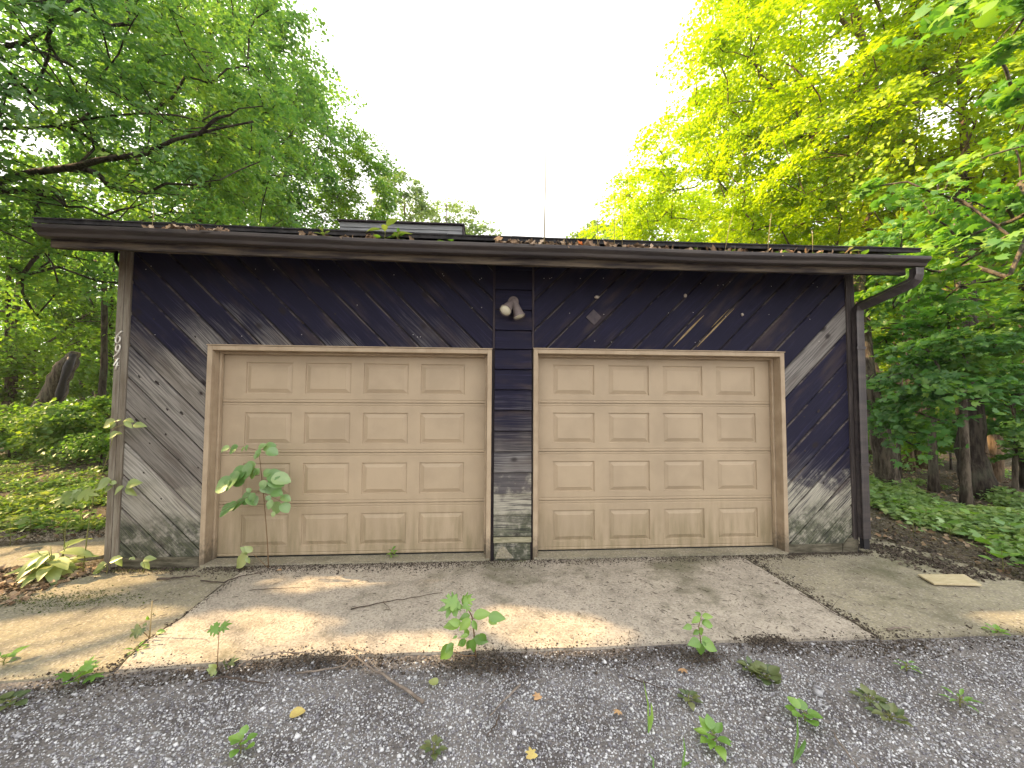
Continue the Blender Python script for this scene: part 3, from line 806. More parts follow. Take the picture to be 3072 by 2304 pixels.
# ------------------------------------------------------------------ floodlight on the pier
lp = plane_y(1540, 905, -.03)
fl = thing('floodlight', (lp.x, -.02, lp.z), 'twin-head bronze floodlight mounted on the pier between the doors', 'light')
def cyl_along(name, p0, p1, r0, r1, mat, parent, sides=20, steps=1, cap=True):
    pts = [Vector(p0).lerp(Vector(p1), i/steps) for i in range(steps+1)]
    return obj(name, mesh(name, *tube_vf(pts, [r0+(r1-r0)*i/steps for i in range(steps+1)], sides, cap), mat, True), parent)
cyl_along('mounting_plate', (lp.x, .0, lp.z), (lp.x, -.045, lp.z), .060, .055, MT['lampbody'], fl)
for tx, dz, dy, s in ((-.075, -.120, -.11, 0), (.050, -.165, -.035, 1)):
    p0 = Vector((lp.x+tx*.25, -.045, lp.z-.01)); ax = Vector((tx, dy, dz)).normalized()
    p1 = p0+ax*.175
    h = cyl_along('lamp_head', p0, p1, .030, .062, MT['lampbody'], fl, 20, 3, False)
    hb = h.data
    cyl_along('lamp_rim', p1-ax*.012, p1+ax*.004, .066, .066, MT['lampbody'], h, 20, 1, False)
    V_ = []; F_ = []
    u = ax.cross(Vector((0, 0, 1))).normalized(); w = ax.cross(u)
    for ri, (rr, dd) in enumerate(((.061, 0), (.045, .010), (.022, .016))):
        for k in range(20):
            an = 2*math.pi*k/20; V_.append(p1-ax*.008+ax*dd+u*math.cos(an)*rr+w*math.sin(an)*rr)
    for ri in range(2):
        for k in range(20): F_.append((ri*20+k, ri*20+(k+1) % 20, ri*20+20+(k+1) % 20, ri*20+20+k))
    F_.append(tuple(range(40, 60)))
    obj('lens', mesh('lens', V_, F_, MT['lens'], True), h)
    blob('knuckle', p0, .030, MT['lampbody'], fl, (1, 1, 1), 2)

# ------------------------------------------------------------------ trees
def leaf_soup(C, Nrm, size, kind, rg, jitter=1.0):
    """C (n,3) centres, Nrm (n,3) facing; returns V,F for n leaves"""
    n_ = len(C)
    N = Nrm/np.linalg.norm(Nrm, axis=1, keepdims=True)
    a = rg.normal(size=(n_, 3)); T = a - N*(a*N).sum(1, keepdims=True); T /= np.linalg.norm(T, axis=1, keepdims=True)
    B = np.cross(N, T)
    s = size*rg.uniform(.65, 1.25, n_)[:, None]
    if kind == 'kite':
        tpl = np.array([(0, -.5, 0), (.36, .02, .13), (0, .55, 0), (-.36, .02, .13)]); fc = np.array([(0, 1, 2), (0, 2, 3)])
    elif kind == 'oak':
        tpl = np.array([(0, -.55, 0), (.22, -.12, .06), (.12, .0, .02), (.30, .22, .08), (0, .6, -.05), (-.30, .22, .08), (-.12, .0, .02), (-.22, -.12, .06)])
        fc = np.array([(0, 1, 2), (2, 3, 4), (0, 2, 4), (4, 5, 6), (6, 7, 0), (0, 4, 6)])
    else:   # maple, five lobes
        tpl = np.array([(0, -.42, 0), (.20, -.38, -.03), (.50, -.10, -.07), (.24, .02, .03), (.36, .36, -.05), (.11, .22, .04), (0, .62, -.08), (-.11, .22, .04), (-.36, .36, -.05), (-.24, .02, .03), (-.50, -.10, -.07), (-.20, -.38, -.03)])
        fc = np.array([(0, 1, 3), (1, 2, 3), (0, 3, 5), (3, 4, 5), (0, 5, 7), (5, 6, 7), (0, 7, 9), (7, 8, 9), (0, 9, 11), (9, 10, 11)])
    k = len(tpl)
    V = C[:, None, :] + s[:, None, :]*(T[:, None, :]*tpl[None, :, 0:1] + B[:, None, :]*tpl[None, :, 1:2] + N[:, None, :]*tpl[None, :, 2:3])
    F = fc[None] + (np.arange(n_)*k)[:, None, None]
    return V.reshape(-1, 3), F.reshape(-1, 3)

# leaves carved out of the west crowns along sun paths to place sun patches
BEAMS = []
for px, py, r in ((150, 1925, .26), (330, 1905, .24), (560, 1920, .17), (720, 1905, .22), (1130, 1942, .13), (1290, 1945, .12), (1560, 1868, .14), (1680, 1895, .16), (900, 1748, .12), (1050, 1740, .10), (1300, 1727, .06), (3060, 1860, .13),
                  (190, 1680, .30), (60, 1695, .28), (40, 1760, .15), (260, 1740, .18), (250, 1560, .2), (60, 1480, .5)):
    BEAMS.append((np.array(ground(px, py)), r*1.7))
SUNV = np.array(SUN)
BEAMS += [(np.array((-4.05, -.2, .15)), .42), (np.array((-4.9, .2, .0)), .5), (np.array((-8.5, 4.0, .3)), 1.3), (np.array((-6.3, 2.2, .2)), .7)]
def beam_mask(P, extra=0.0):
    keep = np.ones(len(P), bool)
    for c, r in BEAMS:
        d = P-c; t = d@SUNV
        q = np.linalg.norm(d-t[:, None]*SUNV, axis=1)
        keep &= ~((q < r+extra) & (t > 0.6))
    return keep

def lf_noise(P, seed, scale):
    r = np.random.default_rng(seed); out = np.zeros(len(P))
    for i in range(5):
        k = r.normal(size=3)*scale*(1.0+.5*i); out += np.sin(P@k + r.uniform(0, 6.28))/(1+.4*i)
    return out/2.6

def tree(name, label, base, crown_c, crown_r, sprays, per, leaf, mats, kind='kite', r0=.22, seed=1, cat='tree', group=None,
         spray_r=.7, flat=.30, gap=-.35, limbs=(), carve=False, droop=.15, shell=.45, trunk_top=None, noise_scale=.35, extra=(), maxedge=9.0):
    rg = np.random.default_rng(seed)
    base = Vector((base[0], base[1], float(ground_h(base[0], base[1])) - .05)); cc = np.array(crown_c, float); cr = np.array(crown_r, float)
    T = thing(name, base, label, cat, group)
    top = Vector(trunk_top) if trunk_top else Vector((cc[0], cc[1], cc[2]+cr[2]*.55))
    # trunk nodes
    nt = 12; nodes = []; par = []
    ph = rg.uniform(0, 6, 2)
    for i in range(nt):
        t = i/(nt-1)
        e = t**1.25
        p = Vector((base.x+(top.x-base.x)*e, base.y+(top.y-base.y)*e, base.z+(top.z-base.z)*t))
        p += Vector((math.sin(t*5+ph[0]), math.cos(t*4+ph[1]), 0))*(.10*min(1, t*2)*(top.z/10))
        nodes.append(np.array(p)); par.append(i-1)
    fixed_r = {i: r0*(1-.78*i/(nt-1))*(1.35 if i == 0 else 1) for i in range(nt)}
    for pts, ra, rb in limbs:
        pts = [np.array(p) for p in pts]
        j = int(np.argmin([np.linalg.norm(q-pts[0]) for q in nodes]))
        prev = j
        for i, p in enumerate(pts):
            nodes.append(p); par.append(prev); prev = len(nodes)-1
            fixed_r[prev] = ra+(rb-ra)*i/max(1, len(pts)-1)
    # spray centres through the crown
    u = rg.normal(size=(sprays*4, 3)); u /= np.linalg.norm(u, axis=1, keepdims=True)
    rad = rg.uniform(shell**3, 1, sprays*4)**(1/3)
    S = cc + u*rad[:, None]*cr*(1+.16*lf_noise(u*2.0, seed+5, 1.6))[:, None]
    S = S[lf_noise(S, seed+9, noise_scale) > gap]
    S = S[S[:, 2] > .4]
    S = S[:sprays]
    if len(extra): S = np.concatenate([S, np.array([tuple(q) for q in extra])])
    if carve: S = S[beam_mask(S, -.05)]
    axis_d = np.hypot(S[:, 0]-cc[0], S[:, 1]-cc[1]) + .3*np.abs(S[:, 2]-cc[2])
    S = S[np.argsort(axis_d)]
    arr = [np.array(q) for q in nodes]
    first_ok = 3
    for p in S:
        A = np.array(arr[first_ok:]); dv = p-A; dist = np.linalg.norm(dv, axis=1) + np.where(dv[:, 2] < -.2, 1.2, 0)
        j = int(np.argmin(dist))+first_ok
        arr.append(p); par.append(j)
    nn = len(arr)
    cnt = np.ones(nn)
    for i in range(nn-1, 0, -1):
        if par[i] >= 0: cnt[par[i]] += cnt[i]
    R = np.minimum(.0062*np.sqrt(cnt)+.003, r0*.4)
    for i, v in fixed_r.items(): R[i] = v
    wood = Soup(); trunk = Soup()
    tp = [Vector(arr[i]) for i in range(nt)]
    Vt, Ft = tube_vf(tp, [R[i] for i in range(nt)], 12); trunk.add(Vt, Ft)
    for i in range(nt, nn):
        a = Vector(arr[par[i]]); b = Vector(arr[i]); L = (b-a).length
        if L < .02 or (L > maxedge and i not in fixed_r): continue
        m = a.lerp(b, .5) + Vector(rg.normal(size=3))*L*.07 + Vector((0, 0, .06*L))
        ra = min(R[par[i]], R[i]*1.35); sd = 7 if R[i] > .04 else 4
        Vt, Ft = tube_vf([a, m, b], [ra, (ra+R[i])/2, R[i]], sd, False); wood.add(Vt, Ft)
    obj('trunk', trunk.me('trunk', mats[1], True), T)
    if wood.V: obj('branches', wood.me('branches', mats[1], True), T)
    # leaves
    ns = len(S)
    if ns:
        reps = rg.integers(int(per*.5), int(per*1.5)+1, ns)
        ctr = np.repeat(S, reps, axis=0); n_ = len(ctr)
        out = S-cc; out /= (np.linalg.norm(out, axis=1, keepdims=True)+1e-6)
        sn = np.array([0, 0, 1.0]) + out*rg.uniform(.1, .75, (ns, 1)) + rg.normal(size=(ns, 3))*.22
        sn /= np.linalg.norm(sn, axis=1, keepdims=True); snr = np.repeat(sn, reps, axis=0)
        off = rg.normal(size=(n_, 3)); off /= np.linalg.norm(off, axis=1, keepdims=True); off *= (rg.uniform(0, 1, n_)**.5)[:, None]
        hgt = (off*snr).sum(1, keepdims=True); off = off - snr*hgt*(1-flat)
        sz = spray_r*rg.uniform(.6, 1.3, ns)
        P = ctr + off*np.repeat(sz, reps)[:, None]
        P[:, 2] -= droop*np.linalg.norm(off, axis=1)**2*np.repeat(sz, reps)
        if carve: P = P[(km := beam_mask(P))]; snr = snr[km]
        kb = P[:, 2] > .15; P = P[kb]; snr = snr[kb]
        inb = (P[:, 0] > -4.25) & (P[:, 0] < 4.7) & (P[:, 1] > -.75) & (P[:, 1] < 7.4) & (P[:, 2] < 3.5+(P[:, 1]+.6)*.33)
        P = P[~inb]; snr = snr[~inb]
        N = snr + rg.normal(size=P.shape)*.42
        Vl, Fl = leaf_soup(P, N, leaf, kind, rg)
        obj('crown', np_mesh('crown', Vl, Fl, mats[0]), T)
    return T

def gxy(px, d):       # ground position under a photo column at a given depth
    p = depth(px, 1200, d); return (p.x, p.y)
oak_m = (MT['L_oak'], MT['barkdark'])
# left: the near oak, its limbs reach in from outside the frame
lim = []
lim.append(([depth(-260, 640, 8.2), depth(0, 545, 7.6), depth(230, 500, 7.2), depth(440, 460, 7.0), depth(600, 400, 6.9), depth(760, 365, 6.9)], .085, .022))
lim.append(([depth(600, 400, 6.9), depth(690, 345, 6.8), depth(790, 318, 6.8)], .04, .012))
lim.append(([depth(-300, 420, 8.6), depth(0, 385, 8.0), depth(200, 372, 7.7), depth(420, 340, 7.6), depth(520, 390, 7.5)], .055, .014))
lim.append(([depth(-300, 300, 8.8), depth(0, 262, 8.0), depth(100, 285, 7.6), depth(260, 330, 7.4)], .055, .015))
lim.append(([depth(-300, 250, 9), depth(60, 130, 8.2), depth(160, 75, 8.0), depth(240, 25, 7.8)], .06, .025))
lim.append(([depth(-250, 560, 8.6), depth(10, 575, 7.4), depth(200, 620, 7.0), depth(350, 665, 6.8)], .06, .015))
lim.append(([depth(330, 560, 7.6), depth(440, 580, 7.5), depth(580, 555, 7.4), depth(660, 540, 7.4)], .045, .012))
ob = depth(-420, 1200, 9.4)
tree('oak_tree', 'large dark green oak whose limbs reach in from the left edge', (ob.x, ob.y), depth(230, 250, 8.3), (4.6, 3.4, 4.6), 430, 105, .118, oak_m, 'oak', .34, 21,
     limbs=lim, carve=True, spray_r=.62, flat=.28, gap=-.55, shell=.3, trunk_top=depth(-250, 60, 9.0), noise_scale=.5)
back_m = (MT['L_back'], MT['bark'])
p = depth(640, 330, 13.5)
tree('oak_tree', 'tall green tree rising behind the left end of the roof', gxy(560, 13.5), p, (4.5, 3.6, 5.6), 400, 115, .14, (MT['L_oak'], MT['bark']), 'kite', .26, 31, carve=True, spray_r=.75, gap=-.6, shell=.3, noise_scale=.45)
p = depth(880, 520, 20)
tree('ash_tree', 'yellowish green tree sloping down to the roof behind the tall left one', gxy(760, 20), p, (4.9, 4.0, 5.0), 320, 110, .17, back_m, 'kite', .24, 32, spray_r=.9, gap=-.5, noise_scale=.4)
p = depth(1205, 660, 27)
tree('ash_tree', 'small hazy green tree just right of the roof monitor ridge', gxy(1205, 27), p, (2.3, 2.3, 3.2), 90, 60, .22, (MT['L_far'], MT['bark']), 'kite', .16, 33, spray_r=.8, gap=-.2, noise_scale=.8)
p = depth(1345, 690, 32)
tree('ash_tree', 'hazy thin tree standing alone against the sky left of centre', gxy(1345, 32), p, (2.4, 2.6, 3.9), 75, 55, .25, (MT['L_far'], MT['bark']), 'kite', .16, 34, spray_r=.85, gap=.0, noise_scale=1.0)
p = depth(1460, 745, 36)
tree('ash_tree', 'lowest faint tree top peeking over the roof at centre', gxy(1460, 36), p, (2.2, 2, 2.2), 40, 50, .25, (MT['L_far'], MT['bark']), 'kite', .14, 35, spray_r=.9, gap=-.1, noise_scale=1.0)
p = depth(60, 880, 15)
tree('beech_tree', 'sunlit green tree low at the left edge behind the oak', gxy(30, 15.5), p, (4.8, 3.6, 4.2), 240, 90, .16, back_m, 'kite', .22, 36, carve=True, spray_r=.85, gap=-.5)
p = depth(330, 820, 19)
tree('beech_tree', 'bright yellow green tree seen left of the corner post', gxy(300, 19), p, (5.0, 4, 5.0), 240, 90, .18, back_m, 'kite', .22, 37, spray_r=.95, gap=-.5)
# two trees west of the drive, outside the frame; they shade the gravel
tree('oak_tree', 'oak on the west side of the drive shading the gravel', (-12.0, -2.2), (-9.2, -1.8, 6.2), (4.4, 3.2, 3.6), 330, 105, .17, oak_m, 'kite', .30, 41, group='trees beside the drive outside the view', carve=True, spray_r=.85, gap=-.95, shell=.2, noise_scale=.6)
tree('oak_tree', 'oak on the west side of the drive shading the gravel', (-14.5, -.6), (-13.2, .6, 7.6), (4.6, 3.6, 4.6), 330, 105, .18, oak_m, 'kite', .32, 42, trunk_top=(-13.6, -.75, 10.0), group='trees beside the drive outside the view', carve=True, spray_r=.9, gap=-.95, shell=.2, noise_scale=.6)
tree('oak_tree', 'oak on the west side of the drive shading the gravel', (-9.5, -5.5), (-8.2, -4.6, 5.0), (3.6, 2.6, 3.0), 230, 105, .17, oak_m, 'kite', .28, 43, group='trees beside the drive outside the view', carve=True, spray_r=.85, gap=-.95, shell=.2, noise_scale=.6)

# right: sunlit maples
gold_m = (MT['L_gold'], MT['barkwarm']); mix_m = (MT['L_mix'], MT['barkwarm'])
p = depth(2560, 160, 11.0)
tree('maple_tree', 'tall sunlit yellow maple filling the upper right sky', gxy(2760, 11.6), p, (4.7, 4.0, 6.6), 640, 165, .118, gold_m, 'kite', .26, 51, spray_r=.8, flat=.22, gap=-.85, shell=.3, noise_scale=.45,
     limbs=[([depth(2790, 560, 10.6), depth(2700, 420, 10.2), depth(2620, 350, 9.8), depth(2560, 300, 9.6)], .07, .02), ([depth(2760, 480, 10.6), depth(2540, 465, 9.8), depth(2430, 425, 9.6)], .055, .015)])
p = depth(2230, 600, 16.5)
tree('maple_tree', 'rounded golden green maple behind the right end of the roof', gxy(2330, 16.5), p, (5.4, 4.2, 4.6), 330, 130, .15, gold_m, 'kite', .24, 52, spray_r=.9, flat=.25, gap=-.6, noise_scale=.4)
p = depth(1960, 760, 24)
tree('maple_tree', 'pale yellow tree stepping down to the roof right of centre', gxy(1990, 24), p, (4.6, 4, 4.4), 200, 90, .22, gold_m, 'kite', .22, 53, spray_r=1.0, gap=-.4, noise_scale=.5)
p = depth(1790, 780, 30)
tree('maple_tree', 'lowest pale tree top just right of the sky gap', gxy(1800, 30), p, (2.9, 3, 3.0), 80, 70, .24, (MT['L_far'], MT['bark']), 'kite', .16, 54, spray_r=.9, gap=-.1, noise_scale=.8)
p = depth(2880, 470, 9.2)
tree('maple_tree', 'green maple with mixed light and shade at the right edge', gxy(2925, 9.4), p, (3.0, 2.4, 3.8), 170, 100, .13, mix_m, 'maple', .20, 55, spray_r=.62, flat=.2, gap=-.5, noise_scale=.5)
# near maple with large leaves at the right edge, its boughs hang into the top right corner
nb = (8.6, 1.0)
rq = random.Random(15)
tree('maple_tree', 'nearest maple with big clear leaves hanging in at the right edge', nb, depth(3000, 660, 5.1), (1.7, 1.2, 1.05), 54, 44, .135, (MT['L_maple'], MT['bark']), 'maple', .13, 56, spray_r=.34, flat=.35, gap=-.6, shell=.2,
     trunk_top=(8.4, .6, 7.0), maxedge=1.1, limbs=[([(8.3, .5, 6.2), (7.2, .2, 6.6), depth(3330, -170, 4.2), depth(3120, -110, 3.9), depth(2900, -90, 3.6)], .06, .015)],
     extra=[depth(rq.uniform(2760, 3150), rq.uniform(-120, 60), rq.uniform(3.3, 4.0)) for _ in range(9)] + [depth(rq.uniform(2990, 3150), rq.uniform(120, 420), rq.uniform(4.2, 4.8)) for _ in range(7)])
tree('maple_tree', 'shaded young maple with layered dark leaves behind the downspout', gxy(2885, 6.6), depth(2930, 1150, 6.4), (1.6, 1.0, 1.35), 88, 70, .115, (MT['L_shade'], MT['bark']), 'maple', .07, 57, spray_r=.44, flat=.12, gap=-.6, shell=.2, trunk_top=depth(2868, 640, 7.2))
tree('maple_tree', 'slim green maple close to the right end of the gutter', gxy(2790, 8.2), depth(2740, 850, 8.0), (1.9, 1.5, 1.4), 62, 75, .12, (MT['L_maple'], MT['bark']), 'maple', .08, 58, spray_r=.5, flat=.14, gap=-.4, shell=.2, trunk_top=depth(2800, 560, 8.4))
p = depth(2720, 830, 14)
tree('beech_tree', 'yellow green tree in the woods beyond the downspout', gxy(2690, 14), p, (3.6, 3, 3.6), 190, 95, .15, (MT['L_mix'], MT['barkwarm']), 'kite', .22, 59, spray_r=.8, gap=-.45)
p = depth(3010, 840, 17)
tree('beech_tree', 'tree with warm trunk deep in the right woods', gxy(2900, 16), p, (4.6, 3.6, 4.0), 200, 95, .17, (MT['L_mix'], MT['barkwarm']), 'kite', .24, 60, spray_r=.9, gap=-.45)
p = depth(2680, 1060, 21)
tree('beech_tree', 'glowing yellow tree far inside the right woods', gxy(2640, 21), p, (4.0, 3, 3.2), 150, 95, .18, gold_m, 'kite', .2, 62, spray_r=.9, gap=-.4)

def bare_trunk(name, label, pts, radii, mat, cat='tree', group=None, limbs=()):
    T = thing(name, Vector(pts[0]), label, cat, group)
    fine = []; fr = []
    rr = random.Random(int(abs(pts[0][0])*100))
    for i in range(len(pts)-1):
        for k in range(5):
            t = k/5; q = Vector(pts[i]).lerp(Vector(pts[i+1]), t)+Vector((rr.uniform(-1, 1), rr.uniform(-1, 1), 0))*radii[i]*.12
            fine.append(q); fr.append((radii[i]*(1-t)+radii[i+1]*t)*rr.uniform(.93, 1.07))
    fine.append(Vector(pts[-1])); fr.append(radii[-1])
    V_, F_ = tube_vf(fine, fr, 14)
    obj('trunk', mesh('trunk', V_, F_, mat, True), T)
    for lp_, la, lb in limbs:
        obj('branch', mesh('branch', *tube_vf(lp_, [la+(lb-la)*i/(len(lp_)-1) for i in range(len(lp_))], 7), mat, True), T)
    return T
def gp(px, d, dz=-.1):
    x, y = gxy(px, d); return Vector((x, y, float(ground_h(x, y))+dz))
tw = 'trunks standing in the right woods'
bare_trunk('tree_trunk', 'leaning grey trunk just right of the downspout', [gp(2665, 7.6), depth(2640, 1280, 7.6), depth(2600, 1120, 7.8), depth(2570, 760, 8.4)], [.20, .155, .14, .10], MT['bark'], 'tree', tw)
bare_trunk('tree_trunk', 'thick dark trunk below the layered maple leaves', [gp(2925, 7.8), depth(2912, 1350, 7.8), depth(2900, 1050, 8.0), depth(2890, 500, 8.7)], [.27, .21, .17, .12], MT['barkdark'], 'tree', tw)
bare_trunk('tree_trunk', 'dark trunk cut by the right edge of the view', [gp(3085, 8.8), depth(3078, 1300, 8.8), depth(3080, 900, 9), depth(3090, 400, 9.6)], [.18, .15, .13, .10], MT['barkdark'], 'tree', tw)
bare_trunk('tree_trunk', 'sunlit tan trunk high between the maple leaves', [gp(2965, 9.8), depth(2955, 1100, 9.8), depth(2945, 860, 9.8), depth(2900, 480, 10.4)], [.24, .21, .19, .12], MT['barkwarm'], 'tree', tw,
           limbs=[([depth(2945, 870, 9.8), depth(2905, 1000, 9.7), depth(2890, 1080, 9.7)], .12, .07)])
bare_trunk('tree_trunk', 'leaning trunk with sun on its flank behind the grey leaning one', [gp(2720, 10.5), depth(2690, 1230, 10.5), depth(2630, 1140, 10.8), depth(2560, 940, 11.5)], [.17, .15, .14, .09], MT['barkwarm'], 'tree', tw)
rr = random.Random(77)
spots = [(2590, 14), (2625, 18), (2745, 19), (2790, 14), (2820, 22), (3035, 19), (2655, 22), (2770, 25), (2960, 24)]
for i, (px, d) in enumerate(spots):
    w = rr.uniform(.07, .15); ln = rr.uniform(-40, 40)
    bare_trunk('tree_trunk', 'thin trunk among many in the dim right woods', [gp(px, d), depth(px+ln*.4, 1000, d), depth(px+ln, 650, d+.5)], [w*1.2, w, w*.6], MT['bark'] if i % 3 else MT['barkwarm'], 'tree', 'thin trunks in the dim right woods')
# left: leaning hollow snag and thin trunks
sn = bare_trunk('dead_snag', 'leaning pale broken trunk with a black hollow at left', [gp(70, 12.6), depth(135, 1225, 12.6), depth(180, 1135, 12.6), depth(208, 1088, 12.6), depth(228, 1056, 12.65)], [.40, .30, .27, .22, .12], MT['bark'])
hp = [depth(165, 1225, 12.38), depth(180, 1180, 12.39), depth(190, 1140, 12.41), depth(203, 1105, 12.45), depth(220, 1062, 12.56)]
obj('hollow', mesh('hollow', *tube_vf(hp, [.03, .11, .08, .12, .09], 8), MT['black'], True), sn)
for i, (px, d) in enumerate([(15, 16), (305, 14), (325, 18), (245, 21), (95, 22), (275, 24)]):
    w = rr.uniform(.08, .14)
    bare_trunk('tree_trunk', 'thin dark trunk in the woods left of the garage', [gp(px, d), depth(px+6, 1100, d), depth(px+12, 700, d)], [w*1.2, w, w*.7], MT['barkdark'], 'tree', 'thin trunks in the left woods')

# shrubs
def shrub(label, c, r, sprays, per, leaf, seed, mat=None, group=None, kind='kite'):
    base = (c[0], c[1])
    return tree('shrub', label, base, c, r, sprays, per, leaf, (mat or MT['L_bush'], MT['barkdark']), kind, .035, seed, 'shrub', group, .45, .5, -.8, (), False, .1, .1, (c[0], c[1], c[2]+r[2]*.4))
def sc_(px, py, d): return depth(px, py, d)
shrub('sunlit yellow green bush at the left edge below the snag', sc_(50, 1290, 11.5), (2.0, 1.5, .75), 70, 90, .12, 101, MT['L_back'])
shrub('dark green bush between the snag and the corner post', sc_(270, 1285, 10.5), (1.4, 1.3, .85), 70, 100, .12, 102)
shrub('low dark thicket at the left edge', sc_(30, 1330, 11.0), (1.7, 1.2, .6), 40, 90, .10, 103)
shrub('leafy bush hiding the left woods floor', sc_(160, 1150, 16), (3.4, 2, 1.4), 90, 100, .14, 104, MT['L_back'])
shrub('small sunny bush beside the corner post', sc_(305, 1345, 9.0), (.8, .7, .45), 22, 80, .09, 105, MT['L_back'])
tree('maple_tree', 'low spreading maple sapling between the downspout and the dark trunk', gxy(2690, 9.2), depth(2690, 1190, 9.0), (1.6, 1.2, 1.5), 85, 80, .115, (MT['L_maple'], MT['bark']), 'maple', .05, 63, spray_r=.5, flat=.13, gap=-.6, shell=.15, trunk_top=depth(2700, 950, 9.2))
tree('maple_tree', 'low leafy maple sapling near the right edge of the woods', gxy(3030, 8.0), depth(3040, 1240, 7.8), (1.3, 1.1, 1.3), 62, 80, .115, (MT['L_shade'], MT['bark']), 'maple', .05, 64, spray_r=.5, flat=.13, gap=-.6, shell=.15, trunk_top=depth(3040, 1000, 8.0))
shrub('shade bush low in the woods right of the downspout', sc_(2650, 1330, 13), (2.0, 1.6, 1.2), 60, 90, .12, 106)
shrub('broad shade bush behind the thick dark trunk', sc_(2850, 1330, 12), (2.4, 1.6, 1.1), 70, 90, .12, 107)
shrub('sun flecked bush at the far right', sc_(3040, 1320, 13), (2.2, 1.6, 1.5), 60, 90, .13, 108, MT['L_mix'])
shrub('tall dim bush deep in the right woods', sc_(2760, 1180, 19), (3.6, 2, 2.2), 90, 90, .17, 109)

# far woods closing the view on both sides: one mass of foliage
rg = np.random.default_rng(5)
def woods(px0, px1, d0, d1, n_, zmax, leaf):
    px = rg.uniform(px0, px1, n_); d = rg.uniform(d0, d1, n_)
    zc = rg.uniform(0, 1, n_)**.9*zmax
    P = np.array([CAM + ray(a, 1200)*b for a, b in zip(px, d)]); P[:, 2] = zc
    return P
for nm, a in (('left', (-500, 420, 24, 36, 900, 11, .3)), ('right', (2480, 3600, 26, 40, 1100, 12, .3))):
    Pc = woods(*a); Pc = Pc[lf_noise(Pc, 3, .35) > -.5]
    reps = 45; P = np.repeat(Pc, reps, 0); P = P + rg.normal(size=P.shape)*np.array([.8, .8, .45])
    P = P[P[:, 2] > .1]
    N = rg.normal(size=P.shape)*.6+np.array([0, -.2, .9])
    Vl, Fl = leaf_soup(P, N, a[6], 'kite', rg)
    tag(obj('distant_woods', np_mesh('distant_woods', Vl, Fl, MT['L_back'] if nm == 'left' else MT['L_mix'])), 'mass of far woodland foliage on the %s of the garage' % nm, 'woods', None, 'stuff')

# low ground cover of weeds and seedlings under the trees
def cover(name, label, polys, n_, leaf, mat, seed, hmax=.3, dens_gap=-.2):
    rg = np.random.default_rng(seed); pts = []
    for (x0, x1, y0, y1, w) in polys:
        m = int(n_*w); q = np.stack([rg.uniform(x0, x1, m), rg.uniform(y0, y1, m)], -1); pts.append(q)
    Q = np.concatenate(pts); Q3 = np.c_[Q, np.zeros(len(Q))]
    nz = lf_noise(Q3, seed, 1.4)
    Q = Q[nz > dens_gap]; nz = nz[nz > dens_gap]
    inb = (Q[:, 0] > -3.95) & (Q[:, 0] < 4.75) & (Q[:, 1] > -1.7) & (Q[:, 1] < 7.2)
    Q = Q[~inb]; nz = nz[~inb]
    reps = 14; C = np.repeat(Q, reps, 0); H = np.repeat(np.clip(.35+nz, .2, 1)*hmax, reps)
    C = C + rg.normal(size=C.shape)*.07
    z = ground_h(C[:, 0], C[:, 1]) + rg.uniform(.15, 1, len(C))*H
    P = np.c_[C, z]; N = np.array([0, 0, 1.0])+rg.normal(size=P.shape)*.4
    Vl, Fl = leaf_soup(P, N, leaf, 'kite', rg)
    return tag(obj(name, np_mesh(name, Vl, Fl, mat)), label, 'plants', None, 'stuff')
cover('ground_cover', 'low weeds and seedlings covering the ground left of the garage', [(-12, -4.6, 1.2, 4.0, .5), (-16, -4.5, 4.0, 12, .5)], 3600, .075, MT['L_cover'], 201, .28)
cover('ground_cover', 'low weeds and seedlings covering the ground right of the garage', [(5.3, 7.5, -1.2, 2.5, .25), (4.95, 10, 1.0, 5.5, .45), (5, 16, 5, 13, .3)], 3200, .085, MT['L_cover2'], 202, .30, .0)
# fallen leaf litter on the forest floor
def litter(name, label, boxes, n_, size, mat, seed, zoff=.01, kind='kite', avoid=True, tilt=.5):
    rg = np.random.default_rng(seed); pts = []
    for (x0, x1, y0, y1, w) in boxes:
        m = int(n_*w); pts.append(np.stack([rg.uniform(x0, x1, m), rg.uniform(y0, y1, m)], -1))
    Q = np.concatenate(pts)
    if avoid:
        inb = (Q[:, 0] > -3.72) & (Q[:, 0] < 4.22) & (Q[:, 1] > -.05) & (Q[:, 1] < 7.2); Q = Q[~inb]
    z = ground_h(Q[:, 0], Q[:, 1])+zoff
    P = np.c_[Q, z]; N = np.array([0, 0, 1.0])+rg.normal(size=P.shape)*tilt
    Vl, Fl = leaf_soup(P, N, size, kind, rg)
    return tag(obj(name, np_mesh(name, Vl, Fl, mat)), label, 'leaf litter', None, 'stuff')
litter('leaf_litter', 'brown fallen leaves on the woodland floor around the garage', [(-14, -4.2, .9, 12, .5), (4.95, 14, -1.0, 12, .5)], 9000, .075, MT['deadleaf'], 301)
litter('leaf_litter', 'pile of dry brown leaves and dirt left of the corner post', [(-5.0, -3.75, -.72, .05, 1)], 800, .05, MT['deadleaf'], 302, .05)
litter('leaf_litter', 'dark rotted leaves along the right walkway edge', [(4.25, 5.05, -.75, .35, .5), (4.95, 5.6, -1.0, 1.2, .5)], 1100, .04, MT['chips'], 303, .045)

